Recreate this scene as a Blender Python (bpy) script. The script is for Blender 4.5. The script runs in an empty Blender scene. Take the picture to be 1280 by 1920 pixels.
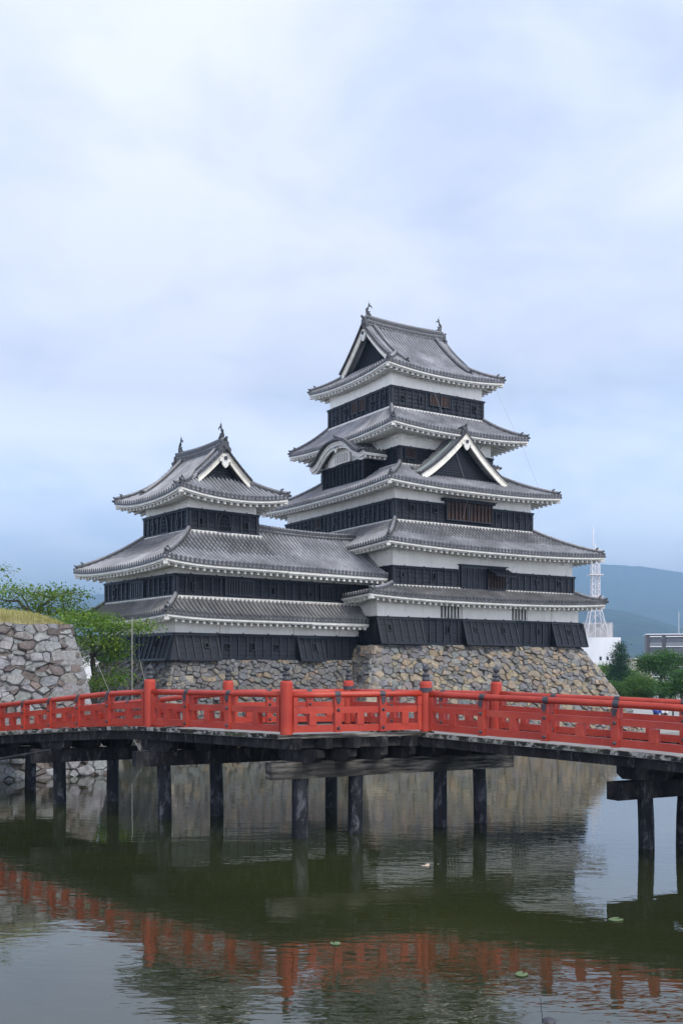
import bpy, bmesh, math, random
from mathutils import Vector, Matrix, noise
R = math.radians
sc = bpy.context.scene
COL = sc.collection

# ------------------------------------------------------------------ camera
HC = 4.0
cam = bpy.data.cameras.new('camera'); camo = bpy.data.objects.new('camera', cam); COL.objects.link(camo)
camo.location = (0, 0, HC); camo.rotation_euler = (R(90), 0, 0)
cam.sensor_fit = 'AUTO'; cam.sensor_width = 36.0; cam.lens = 35.625
cam.shift_y = 294.0/1920.0
cam.clip_start = 0.1; cam.clip_end = 60000
sc.camera = camo

# ------------------------------------------------------------------ sky, sun, exposure
SUN_EL, SUN_AZ = 44.0, 136.0      # azimuth clockwise from +Y
w = bpy.data.worlds.new('World'); sc.world = w; w.use_nodes = True
nt = w.node_tree; N = nt.nodes; L = nt.links
N.clear()
out = N.new('ShaderNodeOutputWorld'); bg = N.new('ShaderNodeBackground'); bg.inputs['Strength'].default_value = 0.1
sky = N.new('ShaderNodeTexSky'); sky.sky_type = 'NISHITA'; sky.sun_disc = False
sky.sun_elevation = R(SUN_EL); sky.sun_rotation = R(SUN_AZ)
tc = N.new('ShaderNodeTexCoord'); sep = N.new('ShaderNodeSeparateXYZ'); L.new(tc.outputs['Generated'], sep.inputs[0])
def wm(op, a, b=None, c=None):
    n = N.new('ShaderNodeMath'); n.operation = op
    for i, x in enumerate((a, b, c)):
        if x is None: continue
        if isinstance(x, (int, float)): n.inputs[i].default_value = x
        else: L.new(x, n.inputs[i])
    return n.outputs[0]
zc = wm('ADD', wm('MAXIMUM', sep.outputs[2], 0.0), 0.22)
cx = wm('DIVIDE', sep.outputs[0], zc); cy = wm('DIVIDE', sep.outputs[1], zc)
comb = N.new('ShaderNodeCombineXYZ'); L.new(cx, comb.inputs[0]); L.new(cy, comb.inputs[1])
def wnoise(scale, detail, rough, off, dist=0.0):
    mp = N.new('ShaderNodeMapping'); mp.inputs['Location'].default_value = off; L.new(comb.outputs[0], mp.inputs[0])
    n = N.new('ShaderNodeTexNoise'); n.inputs['Scale'].default_value = scale; n.inputs['Detail'].default_value = detail
    n.inputs['Roughness'].default_value = rough; n.inputs['Distortion'].default_value = dist
    L.new(mp.outputs[0], n.inputs['Vector']); return n.outputs['Fac']
def wramp(fac, stops):
    r = N.new('ShaderNodeValToRGB'); e = r.color_ramp.elements
    e[0].position, e[0].color = stops[0]; e[1].position, e[1].color = stops[-1]
    for p, c in stops[1:-1]:
        k = e.new(p); k.color = c
    L.new(fac, r.inputs[0]); return r.outputs[0]
def wmix(f, a, b):
    m = N.new('ShaderNodeMix'); m.data_type = 'RGBA'
    if isinstance(f, (int, float)): m.inputs[0].default_value = f
    else: L.new(f, m.inputs[0])
    for i, x in ((6, a), (7, b)):
        if isinstance(x, tuple): m.inputs[i].default_value = x
        else: L.new(x, m.inputs[i])
    return m.outputs[2]
big = wnoise(1.25, 7, 0.5, (3.1, 1.7, 0.0), 0.25)
fine = wnoise(3.4, 8, 0.55, (0.4, 5.2, 0.0), 0.3)
cl = wm('ADD', wm('MULTIPLY', big, 0.62), wm('MULTIPLY', fine, 0.38))
cloud = wramp(cl, [(0.40, (0.585, 0.615, 0.76, 1)), (0.46, (0.70, 0.715, 0.85, 1)), (0.52, (0.79, 0.78, 0.895, 1)), (0.58, (0.87, 0.855, 0.93, 1))])
cloud_s = N.new('ShaderNodeVectorMath'); cloud_s.operation = 'SCALE'; L.new(cloud, cloud_s.inputs[0]); lowb = N.new('ShaderNodeMapRange'); lowb.inputs['From Min'].default_value = 0.26; lowb.inputs['From Max'].default_value = 0.02
lowb.inputs['To Min'].default_value = 10.5; lowb.inputs['To Max'].default_value = 34.0; L.new(sep.outputs[2], lowb.inputs['Value']); L.new(lowb.outputs[0], cloud_s.inputs['Scale'])
# thin blue gaps, more of them low in the sky
low = N.new('ShaderNodeMapRange'); low.inputs['From Min'].default_value = 0.30; low.inputs['From Max'].default_value = 0.06
low.inputs['To Min'].default_value = 0.0; low.inputs['To Max'].default_value = 0.16
L.new(sep.outputs[2], low.inputs['Value'])
gapn = wnoise(0.85, 6, 0.5, (7.3, 2.2, 0.0), 0.3)
gap = N.new('ShaderNodeMapRange'); gap.interpolation_type = 'SMOOTHSTEP'
gap.inputs['From Min'].default_value = 0.60; gap.inputs['From Max'].default_value = 0.36
L.new(wm('SUBTRACT', gapn, low.outputs[0]), gap.inputs['Value'])
gapf = wm('MULTIPLY', gap.outputs[0], wm('MULTIPLY', low.outputs[0], 3.4))
skyblue = wmix(0.75, sky.outputs[0], (10.5, 13.6, 18.6, 1))
tot = wmix(gapf, cloud_s.outputs[0], skyblue)
L.new(tot, bg.inputs['Color']); L.new(bg.outputs[0], out.inputs[0])

sun = bpy.data.lights.new('sun', 'SUN'); sun.energy = 2.5; sun.angle = R(18); sun.color = (1.0, 0.96, 0.9)
suno = bpy.data.objects.new('sun', sun); COL.objects.link(suno)
az, el = R(SUN_AZ), R(SUN_EL)
sdir = Vector((math.sin(az)*math.cos(el), math.cos(az)*math.cos(el), math.sin(el)))
suno.rotation_euler = (-sdir).to_track_quat('-Z', 'Y').to_euler()
suno.location = sdir*200
sc.view_settings.view_transform = 'Standard'; sc.view_settings.look = 'None'
sc.view_settings.exposure = 0.35; sc.view_settings.gamma = 1.0; sc.view_settings.use_curve_mapping = False
sc.cycles.max_bounces = 6; sc.cycles.diffuse_bounces = 3; sc.cycles.glossy_bounces = 3
sc.cycles.transmission_bounces = 4; sc.cycles.volume_bounces = 0
sc.cycles.use_denoising = True

# ------------------------------------------------------------------ materials
class Mat:
    def __init__(s, name, col=(.5, .5, .5), rough=.6, spec=.5, metal=0.0):
        s.m = bpy.data.materials.new(name); s.m.use_nodes = True
        s.nt = s.m.node_tree; s.b = s.nt.nodes['Principled BSDF']
        s.b.inputs['Base Color'].default_value = (*col, 1); s.b.inputs['Roughness'].default_value = rough
        s.b.inputs['Specular IOR Level'].default_value = spec; s.b.inputs['Metallic'].default_value = metal
    def n(s, t): return s.nt.nodes.new(t)
    def l(s, a, b): s.nt.links.new(a, b)
    def coord(s, kind='Object', scale=(1, 1, 1)):
        t = s.n('ShaderNodeTexCoord'); mp = s.n('ShaderNodeMapping'); mp.inputs['Scale'].default_value = scale
        s.l(t.outputs[kind], mp.inputs[0]); return mp.outputs[0]
    def noise(s, scale, detail=5, rough=.55, kind='Object', stretch=(1, 1, 1), dist=0.0):
        x = s.n('ShaderNodeTexNoise'); x.inputs['Scale'].default_value = scale; x.inputs['Detail'].default_value = detail
        x.inputs['Roughness'].default_value = rough; x.inputs['Distortion'].default_value = dist
        s.l(s.coord(kind, stretch), x.inputs['Vector']); return x.outputs['Fac']
    def ramp(s, fac, stops, interp='LINEAR'):
        r = s.n('ShaderNodeValToRGB'); e = r.color_ramp.elements; r.color_ramp.interpolation = interp
        def c4(c): return (*c, 1) if not isinstance(c, (int, float)) else (c, c, c, 1)
        e[0].position = stops[0][0]; e[0].color = c4(stops[0][1]); e[1].position = stops[-1][0]; e[1].color = c4(stops[-1][1])
        for p, c in stops[1:-1]:
            k = e.new(p); k.color = c4(c)
        s.l(fac, r.inputs[0]); return r.outputs[0]
    def mix(s, f, a, b, mode='MIX'):
        m = s.n('ShaderNodeMix'); m.data_type = 'RGBA'; m.blend_type = mode
        if isinstance(f, (int, float)): m.inputs[0].default_value = f
        else: s.l(f, m.inputs[0])
        for i, x in ((6, a), (7, b)):
            if isinstance(x, tuple): m.inputs[i].default_value = (*x, 1) if len(x) == 3 else x
            else: s.l(x, m.inputs[i])
        return m.outputs[2]
    def math(s, op, a, b=None):
        n = s.n('ShaderNodeMath'); n.operation = op
        for i, x in enumerate((a, b)):
            if x is None: continue
            if isinstance(x, (int, float)): n.inputs[i].default_value = x
            else: s.l(x, n.inputs[i])
        return n.outputs[0]
    def attr(s, name='Col'):
        a = s.n('ShaderNodeAttribute'); a.attribute_name = name; return a.outputs['Color']
    def color(s, x): s.l(x, s.b.inputs['Base Color'])
    def rough(s, x): s.l(x, s.b.inputs['Roughness'])
    def bump(s, h, dist=.02, strength=1.0):
        b = s.n('ShaderNodeBump'); b.inputs['Distance'].default_value = dist; b.inputs['Strength'].default_value = strength
        s.l(h, b.inputs['Height']); s.l(b.outputs[0], s.b.inputs['Normal'])

# grey fired roof tile: course lines across the slope (uv.y in metres), weather blotches
def tile_mat(name, lo, mid, hi, band=None):
    t = Mat(name, mid, .55, .4)
    uv = t.n('ShaderNodeUVMap'); sp = t.n('ShaderNodeSeparateXYZ'); t.l(uv.outputs[0], sp.inputs[0])
    fr = t.math('FRACT', t.math('MULTIPLY', sp.outputs[1], 1/.27))
    line = t.ramp(fr, [(0.0, 0.80), (.10, 1.0), (.9, 1.0), (1.0, .86)])
    # per tile tone
    cmb = t.n('ShaderNodeCombineXYZ')
    t.l(t.math('FLOOR', t.math('MULTIPLY', sp.outputs[0], 1/.25)), cmb.inputs[0]); t.l(t.math('FLOOR', t.math('MULTIPLY', sp.outputs[1], 1/.27)), cmb.inputs[1])
    wn = t.n('ShaderNodeTexWhiteNoise'); wn.noise_dimensions = '2D'; t.l(cmb.outputs[0], wn.inputs['Vector'])
    per = t.ramp(wn.outputs['Value'], [(0, .86), (.5, 1.0), (1, 1.12)])
    base = t.ramp(t.noise(.55, 6, .6), [(.3, lo), (.5, mid), (.7, hi)])
    fine = t.ramp(t.noise(9, 4, .6), [(.3, .88), (.7, 1.08)])
    c = t.mix(1.0, base, per, 'MULTIPLY'); c = t.mix(1.0, c, line, 'MULTIPLY'); c = t.mix(1.0, c, fine, 'MULTIPLY')
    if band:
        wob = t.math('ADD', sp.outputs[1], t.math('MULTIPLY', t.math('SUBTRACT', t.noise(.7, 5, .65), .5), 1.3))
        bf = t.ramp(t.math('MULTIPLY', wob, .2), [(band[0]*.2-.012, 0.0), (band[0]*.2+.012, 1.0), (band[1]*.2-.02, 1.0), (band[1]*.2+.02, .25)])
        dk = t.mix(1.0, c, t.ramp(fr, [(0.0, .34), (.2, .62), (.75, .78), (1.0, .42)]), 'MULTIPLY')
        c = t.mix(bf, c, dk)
    lich = t.ramp(t.noise(2.6, 8, .75), [(.56, 0.0), (.70, .5)]); c = t.mix(lich, c, (.13, .125, .115))
    t.color(c); t.bump(t.noise(22, 3), .01, .5)
    return t.m
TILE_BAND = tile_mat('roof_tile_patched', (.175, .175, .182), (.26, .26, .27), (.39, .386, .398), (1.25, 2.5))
TILE = tile_mat('roof_tile', (.175, .175, .182), (.26, .26, .27), (.39, .386, .398))
TILE_OLD = tile_mat('roof_tile_weathered', (.10, .099, .098), (.16, .157, .155), (.265, .257, .25))
def mk(name, stops, scale, rough, bumpd=.0, stretch=(1, 1, 1), detail=6, spec=.4, bscale=None):
    t = Mat(name, (.5, .5, .5), rough, spec)
    f = t.noise(scale, detail, .6, stretch=stretch)
    t.color(t.ramp(f, stops))
    if bumpd: t.bump(t.noise(bscale or scale*4, 5, .6, stretch=stretch), bumpd, .8)
    return t.m
RIDGE = mk('ridge_tile', [(.3, (.06, .06, .063)), (.5, (.13, .128, .13)), (.7, (.27, .262, .262))], 7, .6, .02)
DARKTILE = mk('dark_tile', [(.3, (.028, .029, .032)), (.7, (.085, .085, .09))], 5, .55, .015)
# lime plaster with faint stains running down
p_ = Mat('lime_plaster', (.7, .69, .66), .85, .2)
st = p_.noise(2.2, 8, .7, stretch=(1.3, 1.3, .3)); st2 = p_.noise(.5, 5, .6)
c_ = p_.mix(p_.ramp(st, [(.46, 0.0), (.72, .42)]), (.83, .812, .755), (.50, .48, .42))
c_ = p_.mix(p_.ramp(st2, [(.45, 0.0), (.75, .5)]), c_, (.68, .66, .59))
p_.color(c_); p_.bump(p_.noise(6, 4), .01, .4); PLASTER = p_.m
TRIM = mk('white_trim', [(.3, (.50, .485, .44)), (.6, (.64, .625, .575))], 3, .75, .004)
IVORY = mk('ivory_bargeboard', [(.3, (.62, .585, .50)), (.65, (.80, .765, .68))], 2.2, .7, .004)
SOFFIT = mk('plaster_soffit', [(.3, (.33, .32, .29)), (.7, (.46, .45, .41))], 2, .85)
BLACK = mk('black_lacquer_board', [(.3, (.005, .0065, .011)), (.55, (.011, .014, .021)), (.75, (.024, .029, .038))], 3.5, .5, .006, (1.4, 1.4, 6), 7, .22, 16)
BATTEN = mk('black_batten', [(.3, (.004, .005, .008)), (.7, (.011, .013, .020))], 6, .45, .0, (1, 1, .3))
VOID = Mat('dark_opening', (.004, .004, .005), .9, .1).m
BROWNBAR = mk('brown_lattice_wood', [(.3, (.022, .011, .007)), (.7, (.062, .028, .016))], 5, .7, .0, (3, 3, .5))
COPPER = mk('green_copper', [(.3, (.20, .26, .24)), (.7, (.36, .42, .39))], 4, .6)
# vermilion paint
r_ = Mat('vermilion_paint', (.5, .05, .03), .42, .45)
c_ = r_.ramp(r_.noise(1.3, 6, .6), [(.3, (.30, .021, .010)), (.55, (.385, .034, .015)), (.75, (.44, .058, .028))])
sc_ = r_.ramp(r_.noise(14, 6, .7, stretch=(1, 1, .4)), [(.56, 0.0), (.76, .6)])
r_.color(r_.mix(sc_, c_, (.50, .11, .06))); r_.bump(r_.noise(30, 4, .6, stretch=(1, 1, .25)), .004, .5)
r_.rough(r_.ramp(r_.noise(3, 4), [(.3, .38), (.7, .58)])); RED = r_.m
METAL = mk('black_iron', [(.3, (.022, .022, .028)), (.7, (.06, .06, .072))], 12, .5, .004)
BRONZE = mk('dark_bronze', [(.3, (.022, .024, .027)), (.7, (.06, .064, .07))], 8, .45, .0)
k_ = Mat('tarred_timber', (.02, .02, .022), .8, .15)
c_ = k_.ramp(k_.noise(2.2, 7, .65, stretch=(1, 1, .35)), [(.36, (.009, .009, .010)), (.55, (.025, .024, .026)), (.72, (.075, .072, .070))])
wv = k_.ramp(k_.noise(7, 8, .72, stretch=(1, 1, .3)), [(.55, 0.0), (.74, .75)])
k_.color(k_.mix(wv, c_, (.17, .165, .165))); k_.bump(k_.noise(9, 6, .65, stretch=(2, 2, .5)), .012, .7); TAR = k_.m
z_ = Mat('scuffed_pile', (.02, .02, .022), .7, .2)
c_ = z_.ramp(z_.noise(2.2, 7, .65, stretch=(1, 1, .35)), [(.36, (.006, .007, .010)), (.6, (.018, .019, .024)), (.75, (.04, .042, .05))])
c_ = z_.mix(z_.ramp(z_.noise(3.1, 9, .74, stretch=(1.3, 1.3, .55), dist=.6), [(.52, 0.0), (.70, .85)]), c_, (.17, .175, .20))
z_.color(c_); z_.bump(z_.noise(11, 6, .65, stretch=(2, 2, .6)), .01, .7); PILE = z_.m
q_ = Mat('weathered_timber', (.2, .19, .17), .85, .2)
c_ = q_.ramp(q_.noise(2.6, 7, .65, stretch=(.5, .5, 5)), [(.36, (.010, .010, .010)), (.47, (.075, .07, .062)), (.60, (.21, .195, .17)), (.75, (.34, .32, .29))])
q_.color(q_.mix(q_.ramp(q_.noise(.45, 3, .6), [(.45, 0.0), (.58, .88)]), c_, (.018, .018, .018))); q_.bump(q_.noise(5, 7, .7, stretch=(.6, .6, 7)), .02, .9); GREYWOOD = q_.m
e_ = Mat('mottled_edge_plank', (.2, .2, .2), .85, .2)
c_ = e_.ramp(e_.noise(5.5, 6, .62, dist=.5), [(.44, (.014, .014, .014)), (.50, (.05, .05, .045)), (.55, (.27, .265, .245)), (.75, (.36, .35, .32))])
e_.color(e_.mix(e_.ramp(e_.noise(.8, 3), [(.5, 0.0), (.7, .6)]), c_, (.08, .085, .05))); e_.bump(e_.noise(14, 6), .01, .6); EDGE = e_.m
DECKM = mk('deck_boards', [(.3, (.19, .185, .18)), (.7, (.29, .28, .27))], 2, .85, .01)
def stone_mat(name, streak, lich):
    s = Mat(name, (.3, .3, .3), .88, .25)
    a = s.attr(); f = s.ramp(s.noise(5.5, 8, .68), [(.25, .55), (.5, .95), (.75, 1.35)])
    c = s.mix(1.0, a, f, 'MULTIPLY')
    c = s.mix(s.ramp(s.noise(3.2, 6, .7, stretch=(1, 1, .5)), [(.50, 0.0), (.68, streak)]), c, (.075, .070, .064))
    c = s.mix(s.ramp(s.noise(8, 6, .7), [(.60, 0.0), (.70, lich)]), c, (.44, .44, .42))
    s.color(c); s.bump(s.noise(4.5, 9, .7), .12, .95)
    return s.m
STONE = stone_mat('field_stone', .35, .25)
STONE_OLD = stone_mat('rough_wall_stone', .62, .55)
GAP = Mat('wall_joint', (.04, .038, .034), .95, .1).m
# foliage
def leaf_mat(name, tint):
    s = Mat(name, tint, .55, .3)
    a = s.attr(); c = s.mix(1.0, a, tint, 'MULTIPLY')
    s.color(c)
    tr = s.n('ShaderNodeBsdfTranslucent'); s.l(s.mix(1.0, c, (1.35, 1.45, .6), 'MULTIPLY'), tr.inputs[0])
    mx = s.n('ShaderNodeMixShader'); mx.inputs[0].default_value = .38
    o = s.nt.nodes['Material Output']; s.l(s.b.outputs[0], mx.inputs[1]); s.l(tr.outputs[0], mx.inputs[2]); s.l(mx.outputs[0], o.inputs[0])
    return s.m
LEAF = leaf_mat('leaf', (1, 1, 1))
BARK = mk('bark', [(.3, (.035, .03, .026)), (.7, (.11, .095, .08))], 4, .9, .03, (2, 2, .5))
GRASS = leaf_mat('dry_grass_blade', (1, 1, 1))
SOIL = mk('dry_turf', [(.3, (.22, .19, .10)), (.7, (.40, .35, .20))], 3, .95, .03)
GRAVEL = mk('gravel_ground', [(.3, (.25, .25, .23)), (.7, (.42, .41, .39))], .4, .95, .01)
FOREST = mk('forest_slope', [(.40, (.005, .014, .008)), (.5, (.022, .042, .018)), (.58, (.045, .07, .028)), (.70, (.11, .13, .055))], .016, .9, 30, (1, 1, 1), 10, .1, .03)
WHITEPANEL = mk('white_panel', [(.3, (.72, .72, .73)), (.7, (.80, .80, .80))], .2, .6)
GREYPANEL = mk('weathered_panel', [(.35, (.33, .31, .30)), (.65, (.55, .54, .53))], .35, .8, .0, (3, 3, .4))
DARKPANEL = mk('dark_brown_tile', [(.3, (.075, .065, .07)), (.7, (.11, .10, .105))], .6, .6)
GLASS = Mat('window_glass', (.03, .04, .05), .08, .6).m
DARKGLASS = Mat('balcony_glass', (.16, .17, .18), .4, .5).m
STEEL = Mat('white_red_steel', (.62, .58, .57), .55, .4).m
POLE = Mat('pale_pole', (.34, .32, .28), .6, .4).m
CABLE = Mat('grey_cable', (.28, .28, .29), .6, .4).m
# water: murky green body, ripples in patches
wt = Mat('moat_water', (.020, .024, .010), .02, .5); wt.b.inputs['IOR'].default_value = 1.70
g1 = wt.noise(1.7, 3, .5, stretch=(.55, 1.25, 1)); g2 = wt.noise(5.5, 2, .5, stretch=(.5, 1.2, 1), dist=.3); g3 = wt.noise(.35, 2, .5, stretch=(.6, 1, 1))
patch = wt.ramp(wt.noise(.13, 3, .5, stretch=(.6, 1, 1)), [(.40, .30), (.60, 1.0)])
h_ = wt.math('ADD', wt.math('MULTIPLY', g1, .75), wt.math('MULTIPLY', wt.math('MULTIPLY', g2, patch), .55))
h_ = wt.math('ADD', h_, wt.math('MULTIPLY', g3, 1.6))
wt.bump(h_, .0052, 1.0)
mud = wt.ramp(wt.noise(.09, 4, .6), [(.35, (.017, .021, .009)), (.65, (.031, .036, .012))]); wt.color(mud)
WATER = wt.m

# ------------------------------------------------------------------ mesh builder
class MB:
    def __init__(s): s.v = []; s.f = []; s.m = []; s.c = []; s.uv = []
    def pt(s, p): s.v.append(tuple(p)); return len(s.v)-1
    def fc(s, idx, m=0, c=None, uv=None):
        s.f.append(tuple(idx)); s.m.append(m); s.c.append(c or (1, 1, 1)); s.uv.append(uv)
    def poly(s, pts, m=0, c=None, uv=None): s.fc([s.pt(p) for p in pts], m, c, uv)
    def hexa(s, b, t, m=0, c=None):
        i = [s.pt(p) for p in b]; j = [s.pt(p) for p in t]
        s.fc(i[::-1], m, c); s.fc(j, m, c)
        for k in range(4): s.fc((i[k], i[(k+1) % 4], j[(k+1) % 4], j[k]), m, c)
    def box(s, x0, x1, y0, y1, z0, z1, m=0, c=None):
        s.hexa([(x0, y0, z0), (x1, y0, z0), (x1, y1, z0), (x0, y1, z0)], [(x0, y0, z1), (x1, y0, z1), (x1, y1, z1), (x0, y1, z1)], m, c)
    def beam(s, pts, wd, h, side, up=(0, 0, 1), m=0, taper=None):
        side = Vector(side).normalized(); up = Vector(up).normalized(); rings = []
        for k, p in enumerate(pts):
            p = Vector(p); q = 1 if taper is None else taper[k]
            rings.append([s.pt(p+side*(a*wd/2*q)+up*(b*h/2*q)) for a, b in ((-1, -1), (1, -1), (1, 1), (-1, 1))])
        for a, b in zip(rings, rings[1:]):
            for k in range(4): s.fc((a[k], a[(k+1) % 4], b[(k+1) % 4], b[k]), m)
        s.fc(rings[0][::-1], m); s.fc(rings[-1], m)
    def bar(s, p, q, wd, h, m=0):
        p = Vector(p); q = Vector(q); d = (q-p).normalized()
        side = d.cross(Vector((0, 0, 1)))
        if side.length < 1e-4: side = Vector((1, 0, 0))
        side.normalize(); s.beam([p, q], wd, h, side, side.cross(d), m)
    def tube(s, pts, r, n=8, m=0, c=None):
        pts = [Vector(p) for p in pts]; rr = r if isinstance(r, (list, tuple)) else [r]*len(pts); rings = []
        for k, p in enumerate(pts):
            d = (pts[min(k+1, len(pts)-1)]-pts[max(k-1, 0)]).normalized()
            a = d.cross(Vector((0, 0, 1)))
            if a.length < 1e-3: a = Vector((1, 0, 0))
            a.normalize(); b = d.cross(a)
            rings.append([s.pt(p+(a*math.cos(2*math.pi*i/n)+b*math.sin(2*math.pi*i/n))*rr[k]) for i in range(n)])
        for a, b in zip(rings, rings[1:]):
            for k in range(n): s.fc((a[k], a[(k+1) % n], b[(k+1) % n], b[k]), m, c)
        s.fc(rings[0][::-1], m, c); s.fc(rings[-1], m, c)
    def lathe(s, cx, cy, prof, n=14, m=0, c=None):
        rings = [[s.pt((cx+r*math.cos(2*math.pi*i/n), cy+r*math.sin(2*math.pi*i/n), z)) for i in range(n)] for r, z in prof]
        for a, b in zip(rings, rings[1:]):
            for k in range(n): s.fc((a[k], a[(k+1) % n], b[(k+1) % n], b[k]), m, c)
        s.fc(rings[0][::-1], m, c); s.fc(rings[-1], m, c)
    def build(s, name, mats, parent=None, smooth=False, loc=None):
        me = bpy.data.meshes.new(name); me.from_pydata(s.v, [], s.f)
        for mm in (mats if isinstance(mats, (list, tuple)) else [mats]): me.materials.append(mm)
        n = len(me.polygons)
        me.polygons.foreach_set('material_index', s.m)
        if any(u is not None for u in s.uv):
            ul = me.uv_layers.new(name='UVMap'); flat = []
            for f, u in zip(s.f, s.uv):
                for k in range(len(f)): flat += list(u[k]) if u else [0.0, 0.0]
            ul.data.foreach_set('uv', flat)
        if any(c != (1, 1, 1) for c in s.c):
            at = me.attributes.new('Col', 'FLOAT_COLOR', 'CORNER'); flat = []
            for f, c in zip(s.f, s.c): flat += [c[0], c[1], c[2], 1.0]*len(f)
            at.data.foreach_set('color', flat)
        if smooth: me.polygons.foreach_set('use_smooth', [True]*n)
        me.update()
        o = bpy.data.objects.new(name, me); COL.objects.link(o)
        if parent: o.parent = parent
        if loc: o.location = loc
        return o
def tag(o, label, cat, group=None, kind=None):
    if label: o['label'] = label
    if cat: o['category'] = cat
    if group: o['group'] = group
    if kind: o['kind'] = kind
    return o
def structure(o): o['kind'] = 'structure'; return o
def root(name, loc, rot, label, cat, group=None):
    o = bpy.data.objects.new(name, None); COL.objects.link(o); o.location = loc; o.rotation_euler = (0, 0, R(rot))
    o.empty_display_size = .5
    return tag(o, label, cat, group)

# ------------------------------------------------------------------ Japanese castle building kit (local axes: x = along the face we see on the right, y = away)
def face_fn(f, O):
    u0, u1, v0, v1 = O
    if f == 'F': return (lambda s, d, z: (s, v0+d, z)), (0, 1, 0), (1, 0, 0), u0, u1
    if f == 'B': return (lambda s, d, z: (s, v1-d, z)), (0, -1, 0), (1, 0, 0), u0, u1
    if f == 'L': return (lambda s, d, z: (u0+d, s, z)), (1, 0, 0), (0, 1, 0), v0, v1
    return (lambda s, d, z: (u1-d, s, z)), (-1, 0, 0), (0, 1, 0), v0, v1
def runs(f, O, I):
    D = {'F': I[2]-O[2], 'B': O[3]-I[3], 'L': I[0]-O[0], 'R': O[1]-I[1]}[f]
    b = (I[0], I[1]) if f in 'FB' else (I[2], I[3])
    return D, b
PROF = ((-.5, -.55), (-.27, -.1), (-.25, .5), (-.12, .96), (.12, .96), (.25, .5), (.27, -.1))
SP = .25; RR = .12
def tile_field(mb, a0, a1, tmax, P, nt, D, lip=.12, m=0, mlip=1):
    """rolls run down the slope; columns at constant s"""
    n = max(2, round((a1-a0)/SP)); sp = (a1-a0)/n; cols = []
    for i in range(n):
        for o, h in PROF:
            s = a0+(i+.5+o)*sp
            cols.append((s, h*RR, i))
    cols.append((a1, -.55*RR, n-1)); prev = None
    for s, h, i in cols:
        tm = max(0.0, tmax(s)); ring = []
        p0 = P(s, 0); ring.append(mb.pt((p0[0], p0[1], p0[2]-lip)))
        for j in range(nt+1):
            t = tm*j/nt; p = P(s, t)
            e = 1.3 if j == 0 else 1.0
            wz = .022*noise.noise(Vector((p[0]*.55, p[1]*.55, p[2]*.4)))+.008*noise.noise(Vector((i*7.3, j*.9, p[2])))
            ring.append(mb.pt((p[0], p[1], p[2]+h*e+wz)))
        if prev:
            pr, ps, ptm = prev
            mb.fc((pr[0], ring[0], ring[1], pr[1]), mlip, None, [(0, 0)]*4)
            for j in range(1, nt+1):
                ta, tb = (j-1)/nt, j/nt
                mb.fc((pr[j], ring[j], ring[j+1], pr[j+1]), m, None, [(ps-a0, ptm*ta*D), (s-a0, tm*ta*D), (s-a0, tm*tb*D), (ps-a0, ptm*tb*D)])
        prev = (ring, s, tm)
def eave(mb, f, O, W, edge, lip=.12, raf=.385, m=0, ms=1):
    """white fascia, rafters and soffit under one eave. edge(s) -> z of the tile edge; W = wall rectangle"""
    Pf, inn, al, a0, a1 = face_fn(f, O); D, (b0, b1) = runs(f, O, W)
    inn = Vector(inn); al = Vector(al); n = 28; pts = []
    for k in range(n+1):
        s = a0+.09+(a1-a0-.18)*k/n; pts.append(Vector(Pf(s, .09, edge(s)-lip-.065)))
    mb.beam([q_+Vector((0, 0, .015)) for q_ in pts], .12, .10, inn, (0, 0, 1), m)
    pts2 = []
    for k in range(n+1):
        s = a0+.16+(a1-a0-.32)*k/n; pts2.append(Vector(Pf(s, .19, edge(s)-lip-.155)))
    mb.beam([q_+Vector((0, 0, .03)) for q_ in pts2], .10, .06, inn, (0, 0, 1), m)
    slope = .16
    # soffit
    for k in range(n):
        sa = a0+(a1-a0)*k/n; sb = a0+(a1-a0)*(k+1)/n
        def inner(s): return min(D, s-a0 if s < b0 else D, a1-s if s > b1 else D)
        da, db = max(.2, inner(sa)), max(.2, inner(sb))
        za, zb = edge(sa)-lip-.14, edge(sb)-lip-.14
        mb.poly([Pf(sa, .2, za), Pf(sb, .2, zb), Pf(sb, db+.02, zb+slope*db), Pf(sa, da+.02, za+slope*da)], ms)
    cnt = int((a1-a0-.5)/raf); st_ = ((a1-a0)-(cnt)*raf)/2
    for k in range(cnt+1):
        s = a0+st_+k*raf
        d1 = min(D, (s-a0) if s < b0 else D, (a1-s) if s > b1 else D)
        if d1 < .3: continue
        z0 = edge(s)-lip-.25
        mb.beam([Pf(s, .19, z0+.03), Pf(s, d1, z0+.03+slope*(d1-.15))], .12, .13, al, (0, 0, 1), m)
def corner_beam(mb, P, inn_xy, m=0):
    pass
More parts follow.
